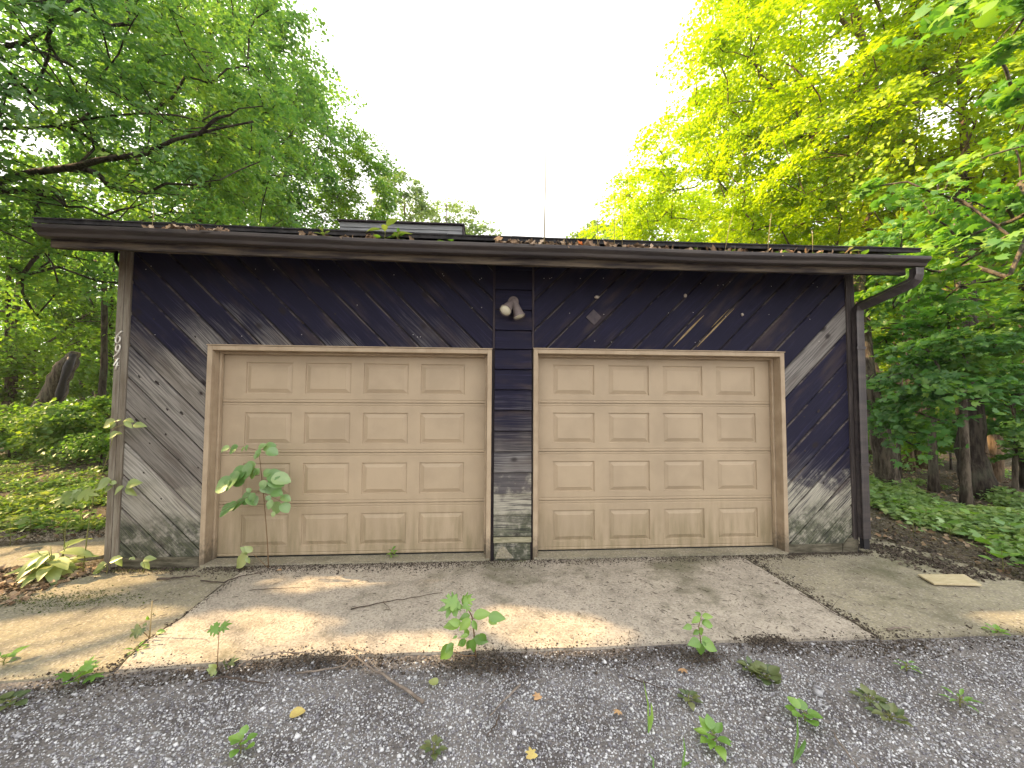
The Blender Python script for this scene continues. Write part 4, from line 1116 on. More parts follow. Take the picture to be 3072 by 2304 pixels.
# ------------------------------------------------------------------ gravel and debris
def stones(name, label, pts, size, mat, seed, z=None, cat='gravel', flatk=.7):
    rg = np.random.default_rng(seed); n_ = len(pts)
    tpl = np.array([(1, 0, 0), (0, 1, 0), (-1, 0, 0), (0, -1, 0), (.1, .1, 1), (0, 0, -1)], float)
    fc = np.array([(0, 1, 4), (1, 2, 4), (2, 3, 4), (3, 0, 4), (1, 0, 5), (2, 1, 5), (3, 2, 5), (0, 3, 5)])
    s = size*rg.lognormal(0, .35, n_)
    R = rg.normal(size=(n_, 3, 3)); Q, _ = np.linalg.qr(R)
    J = tpl[None]*rg.uniform(.65, 1.25, (n_, 6, 1))*np.array([1, .85, flatk])
    V = np.einsum('nij,nkj->nki', Q, J)*s[:, None, None]
    V[:, :, 2] *= .8
    V += np.c_[pts, (z if z is not None else np.full(n_, -.022)) + s*.25][:, None, :]
    F = fc[None]+(np.arange(n_)*6)[:, None, None]
    return tag(obj(name, np_mesh(name, V.reshape(-1, 3), F.reshape(-1, 3), mat)), label, cat, None, 'stuff')
rg = np.random.default_rng(90)
def front_edge(x):
    return np.interp(x, [-5, -2.84, -2.2, -1.77, -1.14, -.28, .75, 1.37, 2.77, 3.53, 6], [-1.65, -1.58, -1.54, -1.50, -1.47, -1.48, -1.485, -1.46, -1.50, -1.50, -1.52])
n_ = 165000
Q = np.stack([rg.uniform(-4.4, 5.2, n_), rg.uniform(-3.1, -1.44, n_)], -1)
Q = Q[Q[:, 1] < front_edge(Q[:, 0]) - .004]
nz = lf_noise(np.c_[Q, 0*Q[:, 0]], 12, 2.2)*.6 + lf_noise(np.c_[Q, 0*Q[:, 0]], 13, 6)*.4
edge = front_edge(Q[:, 0])-Q[:, 1]
nl = lf_noise(np.c_[Q, 0*Q[:, 0]], 17, .9)
nz = nz + .55*nl
keep = rg.uniform(0, 1, len(Q)) < np.clip(.72+.75*nz+.15*(Q[:, 0] > .2), .14, 1)*np.clip(.12+edge*2.4, .1, 1)
Q = Q[keep]
stones('gravel', 'pale crushed limestone gravel covering the drive', Q, .0053, MT['pebble'], 91)
m = 2600
Q2 = np.stack([rg.uniform(-3.6, 4.6, m), rg.uniform(-2.9, -1.5, m)], -1); Q2 = Q2[Q2[:, 1] < front_edge(Q2[:, 0])-.02]
stones('gravel', 'larger loose pebbles scattered over the gravel drive', Q2, .0095, MT['pebble'], 92)
Q3 = np.stack([rg.uniform(-6.5, -3.8, 9000), rg.uniform(.9, 2.0, 9000)], -1)
stones('gravel', 'sandy gravel strip beside the left path', Q3, .010, MT['pebblewarm'], 93, np.full(9000, -.045), 'gravel')
Q3 = np.stack([rg.uniform(-5.2, -3.7, 3500), rg.uniform(-.75, .1, 3500)], -1)
stones('gravel', 'sandy grit around the leafy clump at the left corner', Q3, .009, MT['pebblewarm'], 94, np.full(3500, -.03), 'gravel')
# dark crumbly debris: along the wall base, along the front edge of the slabs, in the joints, right walkway
def band(n_, f):
    return np.array([f() for _ in range(n_)])
R_ = random.Random(8)
dirt = np.concatenate([
    band(5200, lambda: (R_.uniform(-2.75, 3.4), -.045-abs(R_.gauss(0, .075)))),
    band(1500, lambda: (R_.uniform(-2.6, -.2), -.05-abs(R_.gauss(0, .10)))),
    band(900, lambda: (R_.uniform(3.3, 4.25), -.02-abs(R_.gauss(0, .05)))),
    band(700, lambda: (R_.uniform(-3.6, -2.8), -.03-abs(R_.gauss(0, .07))))])
stones('debris', 'line of dark crumbled soil along the foot of the doors', dirt, .0052, MT['chips'], 95, np.full(len(dirt), -.004), 'soil')
fe = []
for i in range(12000):
    x = R_.uniform(-3.2, 4.6)
    if math.sin(x*2.9+.4)+.6*math.sin(x*7.1) < R_.uniform(-1.6, .9): continue
    fe.append((x, float(front_edge(x)) + R_.gauss(-.06, .075 if math.sin(x*2.1+1) > -.2 else .045)))
fe = np.array(fe)
stones('debris', 'dark damp soil where the concrete meets the gravel', fe, .0052, MT['chips'], 96, np.where(fe[:, 1] > front_edge(fe[:, 0]), -.006, -.02), 'soil')
pile = np.array([(R_.gauss(-1.05, .18), -1.49+R_.gauss(0, .05)) for _ in range(900)]+[(R_.gauss(.0, .16), -1.60+R_.gauss(0, .06)) for _ in range(900)]+[(R_.gauss(1.95, .09), -1.47+R_.gauss(0, .03)) for _ in range(500)]+[(R_.gauss(1.4, .1), -1.62+R_.gauss(0, .05)) for _ in range(500)])
stones('debris', 'small heaps of dark soil around the sprouting seedlings', pile, .0058, MT['chips'], 97, np.full(len(pile), -.004), 'soil')
jt = np.array([(2.787+R_.gauss(.0, .022)+max(0, R_.gauss(0, .05)), R_.uniform(-1.45, -.1)) for _ in range(520)]+[(-2.29+R_.gauss(0, .02), R_.uniform(-1.5, -.3)) for _ in range(260)])
stones('debris', 'rotted bits packed in the slab joints', jt, .006, MT['chips'], 98, np.full(len(jt), -.006), 'soil')
wk = np.array([(R_.uniform(4.25, 5.0)+R_.gauss(0, .05), R_.uniform(-.7, .2)) for _ in range(2600)]); wk = wk[np.abs(wk[:, 0]-4.62+.35*(wk[:, 1]+.3)) < .16]
stones('debris', 'dark soil drift on the right walkway', wk, .009, MT['chips'], 99, np.full(len(wk), -.004), 'soil')
# catkins and bark bits strewn over the slabs
bits = Soup()
for i in range(620):
    x = R_.uniform(-3.4, 4.4); y = R_.uniform(-1.42, -.1)
    if R_.random() < .55: x = R_.gauss(1.9, 1.1); x = min(4.4, max(-3, x))
    L = R_.uniform(.012, .05); an = R_.uniform(0, 6.28); bend = R_.uniform(-.4, .4)
    p0 = Vector((x, y, .001)); p1 = p0+Vector((math.cos(an), math.sin(an), 0))*L*.5+Vector((0, 0, .004)); p2 = p1+Vector((math.cos(an+bend), math.sin(an+bend), 0))*L*.5-Vector((0, 0, .003))
    bits.add(*tube_vf([p0, p1, p2], [.0012, .0022, .0010], 4))
tag(obj('debris', bits.me('debris', MT['twigdark'])), 'tiny dark catkins and bark bits strewn over the concrete', 'debris', None, 'stuff')
# moss tufts on the shaded concrete and at the pier foot
mo = np.concatenate([np.array([(R_.gauss(.28, .09), -.05-abs(R_.gauss(0, .06))) for _ in range(500)]), np.array([(R_.gauss(-3.5, .35), -.62+R_.gauss(0, .09)) for _ in range(1500)]), np.array([(R_.uniform(-3.6, -2.85), -.06-abs(R_.gauss(0, .03))) for _ in range(600)])])
stones('moss', 'green moss on damp concrete and at the pier foot', mo, .0042, MT['moss'], 110, np.full(len(mo), -.007), 'moss')

# ------------------------------------------------------------------ single twigs, leaves, loose board
def stick(label, pts, r, mat, side=None):
    T = thing('twig', Vector(pts[0]), label, 'twig')
    fine = []
    rr = random.Random(len(label)*7)
    for a, b in zip(pts, pts[1:]):
        for k in range(4): fine.append(Vector(a).lerp(Vector(b), k/4)+Vector((rr.gauss(0, .0035), rr.gauss(0, .0035), abs(rr.gauss(0, .003)))))
    fine.append(Vector(pts[-1]))
    obj('stem', mesh('stem', *tube_vf(fine, [r*(1-.55*i/len(fine)) for i in range(len(fine))], 6), mat, True), T)
    for s in side or ():
        obj('side_shoot', mesh('side_shoot', *tube_vf(s, [r*.55, r*.4, r*.25][:len(s)], 5), mat, True), T)
def gq(px, py, z=.008): return ground(px, py, z)
stick('grey forked stick pointing at the camera below the middle sapling', [gq(1268, 2107, -.008), gq(1200, 2060, .0), gq(1130, 2015, .008), gq(1066, 1968, .03)], .0105, MT['twig'], [[gq(1066, 1968, .03), gq(1045, 1985, .02), gq(1024, 2008, .01)]])
stick('straight thin twig standing left of the two yellow leaves', [gq(1558, 2056, .0), gq(1515, 2100, .005), gq(1470, 2147, .0)], .006, MT['twig'])
stick('short dark twig under the straight thin one', [gq(1500, 2150, -.005), gq(1480, 2185, -.002), gq(1465, 2210, -.005)], .005, MT['twigdark'])
stick('dark curved twig on the gravel below the maple seedling', [gq(605, 2045, .0), gq(680, 2032, .01), gq(740, 2045, .01), gq(805, 2048, .0)], .007, MT['twigdark'])
stick('bleached bent twig at the slab edge right of the maple seedling', [gq(715, 2000, .0), gq(760, 1975, .02), gq(840, 1958, .02), gq(940, 1960, .01)], .0055, MT['twig'])
stick('pale long twig lying along the gravel left of the forked stick', [gq(890, 2022, .0), gq(960, 2012, .008), gq(1024, 2000, .008), gq(1070, 1985, .0)], .006, MT['twig'])
stick('long thin twig with withered leaves on the middle slab', [gq(1050, 1828, .004), gq(1150, 1808, .012), gq(1230, 1795, .014), gq(1325, 1778, .006)], .0048, MT['twigdark'], [[gq(1150, 1808, .012), gq(1165, 1820, .01), gq(1172, 1832, .006)]])
stick('thick brown stick on the slab near the left sill', [gq(470, 1738, .006), gq(540, 1733, .012), gq(600, 1729, .01)], .010, MT['twigdark'])
stick('curved root-like twig under the left door corner', [gq(600, 1742, .004), gq(670, 1748, .006), gq(730, 1728, .014), gq(800, 1715, .012)], .0065, MT['twigdark'])
stick('thin brown twig on the slab below the left door', [gq(748, 1771, .004), gq(840, 1766, .008), gq(930, 1760, .004)], .003, MT['twigdark'])
stick('stubby grey stick alone on the right slab', [gq(2662, 1889, .006), gq(2690, 1884, .012), gq(2732, 1882, .006)], .008, MT['twig'])
stick('thin twig crossing the right slab joint', [gq(2400, 1782, .004), gq(2440, 1800, .01), gq(2520, 1850, .008), gq(2600, 1885, .004)], .0032, MT['twigdark'], [[gq(2490, 1830, .008), gq(2510, 1805, .02), gq(2530, 1785, .02)]])
stick('pale dead stalk low at the lower right', [gq(2500, 2200, .0), gq(2540, 2260, .01), gq(2580, 2310, .0)], .0045, MT['twig'])
stick('thin brown twig at the gravel edge below the right seedling', [gq(1880, 2030, .0), gq(1940, 2050, .006), gq(2010, 2075, .0)], .004, MT['twigdark'])
stick('light twig end lying across the slab edge at centre', [gq(1040, 1942, .004), gq(1090, 1955, .008), gq(1145, 1967, .004)], .0035, MT['twig'])

LEAF = {}
def leaf_me(kind, mat):
    key = (kind, mat.name)
    if key in LEAF: return LEAF[key]
    if kind == 'maple':
        tpl = [(0, .02, 0), (.16, -.02, -.02), (.48, .16, -.06), (.42, .30, -.03), (.24, .36, .03), (.46, .62, -.05), (.30, .66, -.02), (.12, .58, .04), (.10, .78, .0), (0, 1.0, -.09)]
        V_ = [Vector(t) for t in tpl] + [Vector((-x, y, z)) for x, y, z in tpl[1:-1]] + [Vector((0, .40, .035))]
        c = len(V_)-1; ring = list(range(0, 10)) + list(range(17, 9, -1))
        F_ = [(c, ring[i], ring[(i+1) % len(ring)]) for i in range(len(ring))]
    else:
        prof = {'ovate': [(0, 0), (.10, .20), (.25, .33), (.45, .36), (.65, .27), (.85, .12), (1, 0)],
                'round': [(0, 0), (.08, .28), (.25, .45), (.45, .50), (.68, .42), (.88, .22), (1, 0)],
                'lance': [(0, 0), (.12, .09), (.3, .155), (.5, .165), (.72, .115), (.9, .045), (1, 0)],
                'dead': [(0, 0), (.15, .16), (.22, .10), (.4, .30), (.5, .16), (.7, .26), (.8, .1), (1, 0)]}[kind]
        fold, curl = {'ovate': (.28, .22), 'round': (.20, .16), 'lance': (.35, .40), 'dead': (.7, .35)}[kind]
        V_ = []; F_ = []
        for i, (y, w) in enumerate(prof):
            z = -curl*y*y + .012*math.sin(i*2.2)
            V_ += [Vector((-w, y, z+fold*w)), Vector((-w*.5, y, z+fold*w*.42+.008*(i % 2))), Vector((0, y, z)), Vector((w*.5, y, z+fold*w*.42+.008*(i % 2))), Vector((w, y, z+fold*w))]
        for i in range(len(prof)-1):
            for j in range(4): F_.append((i*5+j, i*5+j+1, i*5+j+6, i*5+j+5))
    LEAF[key] = mesh('leaf', V_, F_, mat, True)
    return LEAF[key]
def put_leaf(parent, kind, mat, p, d, size, up=(0, 0, 1), name='leaf', wid=1.0):
    d = Vector(d).normalized(); z = Vector(up); x = d.cross(z)
    if x.length < 1e-3: x = Vector((1, 0, 0))
    x.normalize(); z = x.cross(d)
    m = Matrix((x*wid, d, z)).transposed().to_4x4()
    m = Matrix.Translation(Vector(p)) @ m @ Matrix.Scale(size, 4)
    o = bpy.data.objects.new(name, leaf_me(kind, mat))
    link(o, parent); o.matrix_basis = m
    return o
def fallen(label, px, py, mat, size, ang, kind='maple', z=-.004):
    p = gq(px, py, z)
    o = bpy.data.objects.new('fallen_leaf', leaf_me(kind, mat)); COL.objects.link(o)
    o.matrix_basis = Matrix.Translation(p) @ Matrix.Rotation(math.radians(ang), 4, 'Z') @ Matrix.Rotation(.18, 4, 'X') @ Matrix.Scale(size, 4)
    return tag(o, label, 'leaf')
fallen('curled yellow leaf on the gravel at lower left', 868, 2148, MT['yellowleaf'], .075, -70, 'round')
fallen('green yellow leaf on gravel below the middle sapling', 1312, 2052, MT['L_pale'], .06, 60, 'round')
fallen('tan star-shaped leaf right of the straight twig', 1617, 2098, MT['tanleaf'], .055, 20)
fallen('small brown leaf on the gravel at centre right', 1860, 2132, MT['tanleaf'], .05, 120)
fallen('bright yellow star leaf near the bottom edge', 1598, 2276, MT['yellowleaf'], .06, 10)
fallen('tan leaf at the gravel edge right of the middle', 2040, 2005, MT['tanleaf'], .06, 200)
fallen('pale curled leaf below the sapling at the left door', 845, 1712, MT['tanleaf'], .06, 80, 'dead', .01)

# loose pale board lying on the right walkway
bc = [ground(2752, 1722, .02), ground(2892, 1722, .02), ground(2946, 1754, .02), ground(2802, 1750, .02)]
bm = bmesh.new()
vv = [bm.verts.new(p) for p in bc]
f = bm.faces.new(vv); r = bmesh.ops.extrude_face_region(bm, geom=[f])
for v in [g for g in r['geom'] if isinstance(g, bmesh.types.BMVert)]: v.co.z -= .015
bmesh.ops.recalc_face_normals(bm, faces=bm.faces[:]); bmesh.ops.bevel(bm, geom=bm.edges[:], offset=.002, segments=1, affect='EDGES')
me = bpy.data.meshes.new('loose_board'); bm.to_mesh(me); bm.free(); me.materials.append(MT['plank'])
tag(obj('loose_board', me), 'pale yellow piece of board lying on the right walkway', 'board')

# ------------------------------------------------------------------ seedlings, saplings and weeds
def plant(name, label, base, cat='plant', group=None):
    return thing(name, base, label, cat, group)
def stem(T, pts, r0, r1, mat, name='stem'):
    obj(name, mesh(name, *tube_vf(pts, [r0+(r1-r0)*i/(len(pts)-1) for i in range(len(pts))], 6), mat, True), T)
def rosette(label, base, n_, size, kind, mat, seed, spread=.6, h=.05, name='weed', stemmat=None, group=None, wid=1.0, cat='weed'):
    T = plant(name, label, base, cat, group); rr = random.Random(seed); base = Vector(base)
    stem(T, [base-Vector((0, 0, .01)), base+Vector((0, 0, h*.5)), base+Vector((rr.gauss(0, .01), rr.gauss(0, .01), h))], .004, .0022, stemmat or MT['stem'])
    for i in range(n_):
        a = 2.4*i+rr.uniform(-.3, .3); t = .25+.75*i/n_
        p = base+Vector((0, 0, h*t))
        out = Vector((math.cos(a), math.sin(a), 0))
        L = size*spread*(1.15-.6*t)
        q = p+out*L*.7+Vector((0, 0, L*.25))
        put_leaf(T, kind, mat, q, out+Vector((0, 0, rr.uniform(-.25, .55)+.5*t)), size*rr.uniform(.75, 1.15), (0, 0, 1), 'leaf', wid)
        if (q-p).length > .02: stem(T, [p, p.lerp(q, .5)+Vector((0, 0, .006)), q], .0018, .0012, stemmat or MT['stem'], 'leaf_stalk')
    return T
def px_leaves(T, items, Y, kind, mat):
    """items: (px,py of leaf base, px,py of leaf tip) on the plane y=Y; leaf faces up and outwards"""
    rr = random.Random(len(items)*3+int(abs(Y)*100))
    for it in items:
        a = plane_y(it[0], it[1], (yq := Y+rr.uniform(-.045, .045))); b = plane_y(it[2], it[3], yq-rr.uniform(.0, .03))
        d = b-a
        put_leaf(T, it[4] if len(it) > 4 else kind, mat, a, d, d.length*rr.uniform(.88, 1.12), (rr.uniform(-.5, .5), -.75+rr.uniform(-.3, .3), .65), 'leaf', rr.uniform(.72, .98))

# tall sapling before the left door (redbud-like rounded leaves on drooping sprays)
Y0 = -.10
sb = Vector((plane_y(806, 1700, Y0).x, Y0, -.004))
T = plant('sapling', 'tall thin sapling with drooping leaf sprays in front of the left door', sb, 'sapling')
st = [(806, 1700), (803, 1640), (798, 1570), (793, 1510), (787, 1450), (782, 1400), (776, 1350)]
stem(T, [sb-Vector((0, 0, .02))]+[plane_y(a, b, Y0-.004*i) for i, (a, b) in enumerate(st[1:])], .0055, .0025, MT['stembrown'])
stem(T, [sb, plane_y(790, 1690, Y0-.03), plane_y(760, 1662, Y0-.05)], .003, .002, MT['stemred'], 'side_shoot')
for path in ([(780, 1425), (740, 1430), (700, 1452), (650, 1465)], [(783, 1470), (745, 1490), (705, 1510), (660, 1535)], [(784, 1440), (815, 1435), (850, 1445)], [(789, 1480), (815, 1490), (845, 1505)], [(776, 1352), (800, 1345), (830, 1348)], [(776, 1352), (730, 1340), (665, 1345)]):
    stem(T, [plane_y(a, b, Y0-.03*i) for i, (a, b) in enumerate(path)], .0025, .0014, MT['stembrown'], 'side_shoot')
px_leaves(T, [(768, 1392, 725, 1412), (770, 1405, 745, 1440), (760, 1395, 715, 1440), (740, 1405, 690, 1440), (722, 1420, 672, 1465), (705, 1432, 660, 1462), (700, 1440, 640, 1470), (690, 1440, 668, 1472), (735, 1430, 700, 1455), (765, 1425, 775, 1405),
              (758, 1482, 715, 1515), (745, 1490, 768, 1512), (735, 1500, 690, 1530), (712, 1510, 668, 1535), (700, 1515, 655, 1545), (765, 1478, 745, 1520), (752, 1475, 738, 1465),
              (800, 1430, 845, 1420), (805, 1440, 852, 1455), (800, 1450, 838, 1475), (795, 1440, 782, 1470), (790, 1425, 812, 1412), (815, 1430, 868, 1442), (788, 1455, 800, 1478), (820, 1420, 850, 1425),
              (800, 1488, 812, 1502), (818, 1500, 800, 1530), (838, 1505, 820, 1545), (845, 1510, 865, 1535), (842, 1490, 872, 1500), (815, 1478, 850, 1482), (824, 1535, 815, 1552),
              (790, 1345, 828, 1335), (800, 1350, 836, 1362), (782, 1348, 765, 1375), (775, 1345, 800, 1330), (772, 1360, 762, 1378), (735, 1340, 722, 1356), (715, 1338, 685, 1358), (690, 1342, 658, 1350), (680, 1345, 662, 1356), (745, 1335, 735, 1352)], Y0-.06, 'round', MT['L_sap'])
px_leaves(T, [(757, 1655, 735, 1640), (752, 1650, 715, 1665), (745, 1655, 722, 1642), (745, 1668, 700, 1705), (742, 1678, 712, 1700), (740, 1672, 748, 1690)], Y0-.05, 'ovate', MT['L_pale'])

# leafy sprays leaning out beside the left corner post
T = plant('vine', 'leafy climbing stem hugging the lower left corner post', Vector((-3.80, -.12, -.03)), 'vine')
stem(T, [Vector((-3.80, -.12, -.05)), Vector((-3.79, -.10, .4)), Vector((-3.76, -.08, .8)), plane_y(300, 1440, -.06), plane_y(335, 1330, -.05), plane_y(340, 1280, -.05)], .005, .002, MT['stem'])
stem(T, [plane_y(340, 1285, -.05), plane_y(375, 1272, -.1), plane_y(405, 1275, -.12)], .002, .0012, MT['stem'], 'side_shoot')
stem(T, [plane_y(300, 1440, -.06), plane_y(345, 1452, -.1), plane_y(380, 1460, -.12)], .002, .0012, MT['stem'], 'side_shoot')
px_leaves(T, [(348, 1262, 300, 1280), (345, 1265, 330, 1285), (350, 1262, 362, 1258), (375, 1265, 398, 1285), (372, 1262, 400, 1262), (400, 1275, 440, 1276), (355, 1295, 320, 1315), (350, 1300, 365, 1300), (345, 1305, 330, 1322),
              (380, 1455, 420, 1445), (380, 1460, 405, 1490), (372, 1458, 335, 1484), (350, 1450, 325, 1445), (340, 1458, 305, 1478), (335, 1440, 280, 1465)], -.13, 'ovate', MT['L_pale'])
T = plant('maple_seedling', 'pale green maple sprig with flat leaves left of the corner post', Vector((-4.05, -.05, -.03)), 'seedling')
q = plane_y(240, 1482, -.08)
stem(T, [Vector((-4.05, -.05, -.05)), Vector((-4.03, -.06, .4)), q], .004, .002, MT['stem'])
px_leaves(T, [(240, 1482, 150, 1502), (240, 1480, 195, 1500), (240, 1480, 295, 1485), (245, 1482, 275, 1498), (238, 1478, 215, 1470)], -.08, 'maple', MT['L_pale'])
# pokeweed-like clump in the sun at the left corner
cb = Vector((-4.02, -.16, -.02))
T = plant('weed_clump', 'sunlit clump of long pale leaves on the ground at the left corner', cb, 'weed')
rr = random.Random(4)
for i in range(30):
    a = 2.4*i; el = rr.uniform(.05, 1.0); Lh = rr.uniform(.05, .30)
    p = cb+Vector((math.cos(a)*.10*el, math.sin(a)*.10*el, Lh*.8))
    d = Vector((math.cos(a), math.sin(a)*.8-.1, rr.uniform(-.35, .45)))
    put_leaf(T, 'lance', MT['L_pale'], p, d, rr.uniform(.16, .29), (0, -.2, 1), 'leaf', 1.35)
for i in range(5):
    a = i*1.3; stem(T, [cb, cb+Vector((math.cos(a)*.05, math.sin(a)*.05, .15)), cb+Vector((math.cos(a)*.1, math.sin(a)*.1, .27))], .006, .003, MT['stem'])
for lab, it in (('drooping two-leaf weed at the foot of the left corner post', [(320, 1690, 275, 1715), (345, 1675, 365, 1672), (352, 1672, 362, 1700), (330, 1685, 360, 1670), (318, 1700, 268, 1718)]),
                ('small weed with three leaves before the left sill board', [(430, 1680, 462, 1674), (430, 1684, 420, 1700), (432, 1684, 446, 1708), (395, 1672, 384, 1680), (395, 1672, 404, 1678)])):
    b0 = plane_y(it[0][0], 1712, -.14); b0.z = -.01
    T = plant('weed', lab, b0, 'weed'); q = plane_y(it[0][0], it[0][1], -.14)
    stem(T, [b0, (b0+q)/2+Vector((.01, 0, 0)), q], .003, .0016, MT['stem']); px_leaves(T, it, -.14, 'ovate', MT['L_pale'])
# seedling at the slab joint, maple seedling, middle sapling, right seedling
b0 = ground(448, 1914, -.01)
T = plant('seedling', 'wilting maple shoot in the left slab joint beside a snapped stalk', b0, 'seedling')
yy = b0.y
stem(T, [b0, plane_y(452, 1870, yy), plane_y(457, 1803, yy)], .0045, .0035, MT['stalk'], 'snapped_stalk')
stem(T, [b0, plane_y(425, 1890, yy-.02), plane_y(418, 1875, yy-.03), plane_y(445, 1858, yy-.03)], .0022, .0012, MT['stemred'])
px_leaves(T, [(422, 1882, 388, 1912), (425, 1886, 408, 1920), (428, 1884, 432, 1905), (440, 1870, 425, 1880)], yy-.03, 'maple', MT['L_dark'])
px_leaves(T, [(470, 1898, 492, 1892), (445, 1860, 440, 1848)], yy, 'ovate', MT['L_weed'])
b0 = ground(652, 2002, -.02); yy = b0.y
T = plant('maple_seedling', 'tiny maple seedling on a bare stem at the slab edge left', b0, 'seedling')
stem(T, [b0, plane_y(654, 1950, yy), plane_y(658, 1882, yy)], .0028, .0018, MT['stemred'])
px_leaves(T, [(655, 1880, 615, 1900), (655, 1880, 640, 1910), (660, 1880, 700, 1868), (660, 1880, 692, 1890), (657, 1878, 640, 1870)], yy-.01, 'maple', MT['L_weed'])
px_leaves(T, [(676, 2005, 672, 1975), (680, 1998, 718, 1972), (682, 2000, 700, 1990)], yy-.02, 'maple', MT['L_dark'])
px_leaves(T, [(650, 2010, 615, 2028), (648, 2008, 628, 1996), (652, 2014, 640, 2030), (640, 2010, 615, 2008)], yy-.04, 'ovate', MT['L_pale'])
b0 = ground(1428, 1980, -.02); yy = b0.y
T = plant('sapling', 'bright green leafy sapling at the slab edge in the middle', b0, 'sapling')
stem(T, [b0, plane_y(1422, 1900, yy), plane_y(1416, 1850, yy), plane_y(1400, 1818, yy), plane_y(1388, 1805, yy)], .006, .002, MT['stembrown'])
stem(T, [plane_y(1417, 1855, yy), plane_y(1450, 1850, yy-.03), plane_y(1475, 1848, yy-.03)], .002, .0012, MT['stem'], 'side_shoot')
stem(T, [b0+Vector((0, 0, .03)), plane_y(1395, 1968, yy-.02), plane_y(1362, 1955, yy-.03)], .0028, .0016, MT['stemred'], 'side_shoot')
px_leaves(T, [(1418, 1860, 1432, 1898), (1420, 1848, 1470, 1838), (1412, 1856, 1378, 1890), (1410, 1845, 1375, 1858), (1385, 1868, 1328, 1880), (1380, 1872, 1345, 1862), (1465, 1850, 1512, 1853), (1465, 1858, 1492, 1872), (1400, 1912, 1398, 1885), (1405, 1905, 1380, 1910), (1420, 1915, 1465, 1925), (1440, 1900, 1462, 1930), (1400, 1922, 1372, 1935),
              (1420, 1915, 1418, 1958), (1415, 1920, 1395, 1955), (1395, 1915, 1383, 1942), (1372, 1908, 1358, 1915), (1360, 1935, 1312, 1985), (1362, 1930, 1330, 1960)], yy-.05, 'ovate', MT['L_weed'])
px_leaves(T, [(1390, 1808, 1430, 1795), (1392, 1812, 1415, 1835), (1385, 1806, 1418, 1780), (1380, 1810, 1350, 1825), (1375, 1815, 1310, 1832), (1372, 1810, 1325, 1800), (1370, 1806, 1340, 1788), (1385, 1815, 1368, 1838)], yy-.04, 'maple', MT['L_weed'])
b0 = ground(2102, 1968, -.02); yy = b0.y
T = plant('sapling', 'small leafy seedling at the slab edge on the right', b0, 'sapling')
stem(T, [b0, plane_y(2102, 1920, yy), plane_y(2096, 1880, yy), plane_y(2104, 1848, yy)], .0042, .002, MT['stemred'])
px_leaves(T, [(2100, 1852, 2075, 1868), (2102, 1848, 2088, 1838), (2106, 1848, 2138, 1850), (2110, 1870, 2145, 1878), (2106, 1872, 2130, 1862), (2075, 1878, 2050, 1885), (2096, 1890, 2080, 1905), (2098, 1882, 2110, 1908), (2100, 1925, 2065, 1932), (2104, 1920, 2135, 1915), (2104, 1925, 2155, 1950), (2100, 1928, 2105, 1965), (2098, 1930, 2090, 1950), (2106, 1925, 2120, 1938)], yy-.04, 'ovate', MT['L_weed'])
# little fern-like weed at the left door sill
rosette('small feathery weed at the sill of the left door', ground(1176, 1676, .0), 12, .05, 'lance', MT['L_weed'], 61, .5, .09, wid=1.6)
# weeds in the gravel
wd = [('dark low weed patch right of the right seedling', 2300, 2050, 16, .062, 'round', 'L_dark', .9, .05),
      ('dark creeping weed beside the patch right of the seedling', 2255, 2025, 12, .055, 'ovate', 'L_dark', .9, .05),
      ('drab weed mat on the gravel lower right', 2610, 2115, 14, .055, 'ovate', 'L_dark', 1.0, .04),
      ('olive weed below the drab mat at lower right', 2670, 2165, 12, .055, 'ovate', 'L_dark', 1.1, .03),
      ('thin green weed above the drab mats at right', 2720, 2015, 9, .05, 'lance', 'L_weed', .8, .05),
      ('faint green weed near the right edge of the gravel', 2880, 2120, 9, .06, 'lance', 'L_weed', .8, .05),
      ('fresh green weed at the bottom right of centre', 2140, 2240, 13, .062, 'ovate', 'L_weed', .8, .06),
      ('pale two-leaved weed right of the tall grass blade', 2415, 2165, 8, .06, 'round', 'L_weed', .8, .05),
      ('grey green weed at the bottom centre', 1300, 2270, 11, .045, 'ovate', 'L_dark', .8, .06),
      ('yellowish sprig at the bottom left of centre', 722, 2262, 8, .045, 'round', 'L_weed', .9, .08),
      ('dull weed at left of the grass on the gravel', 2065, 2110, 10, .045, 'ovate', 'L_dark', .8, .04),
      ('flat green seedling on the gravel at far left', 235, 2050, 7, .085, 'maple', 'L_weed', .7, .05),
      ('weed sprouting at the left edge by the slab', 10, 2000, 6, .08, 'ovate', 'L_weed', .7, .06),
      ('low weed in the corner of the left gravel', 30, 2120, 10, .05, 'round', 'L_dark', .9, .04),
      ('weed growing in the left slab joint near the gravel', 410, 1958, 9, .05, 'lance', 'L_weed', .8, .03),
      ('seedling on the sandy strip beside the left path', 190, 1610, 6, .09, 'maple', 'L_pale', .8, .10),
      ('light weed at the far right end of the gravel', 2990, 1905, 8, .05, 'ovate', 'L_weed', .8, .04)]
for i, (lab, px, py, k, s, kd, mt, spd, h) in enumerate(wd):
    b0 = ground(px, py, -.02)
    rosette(lab, b0, k, s, kd, MT[mt], 400+i, spd, h)
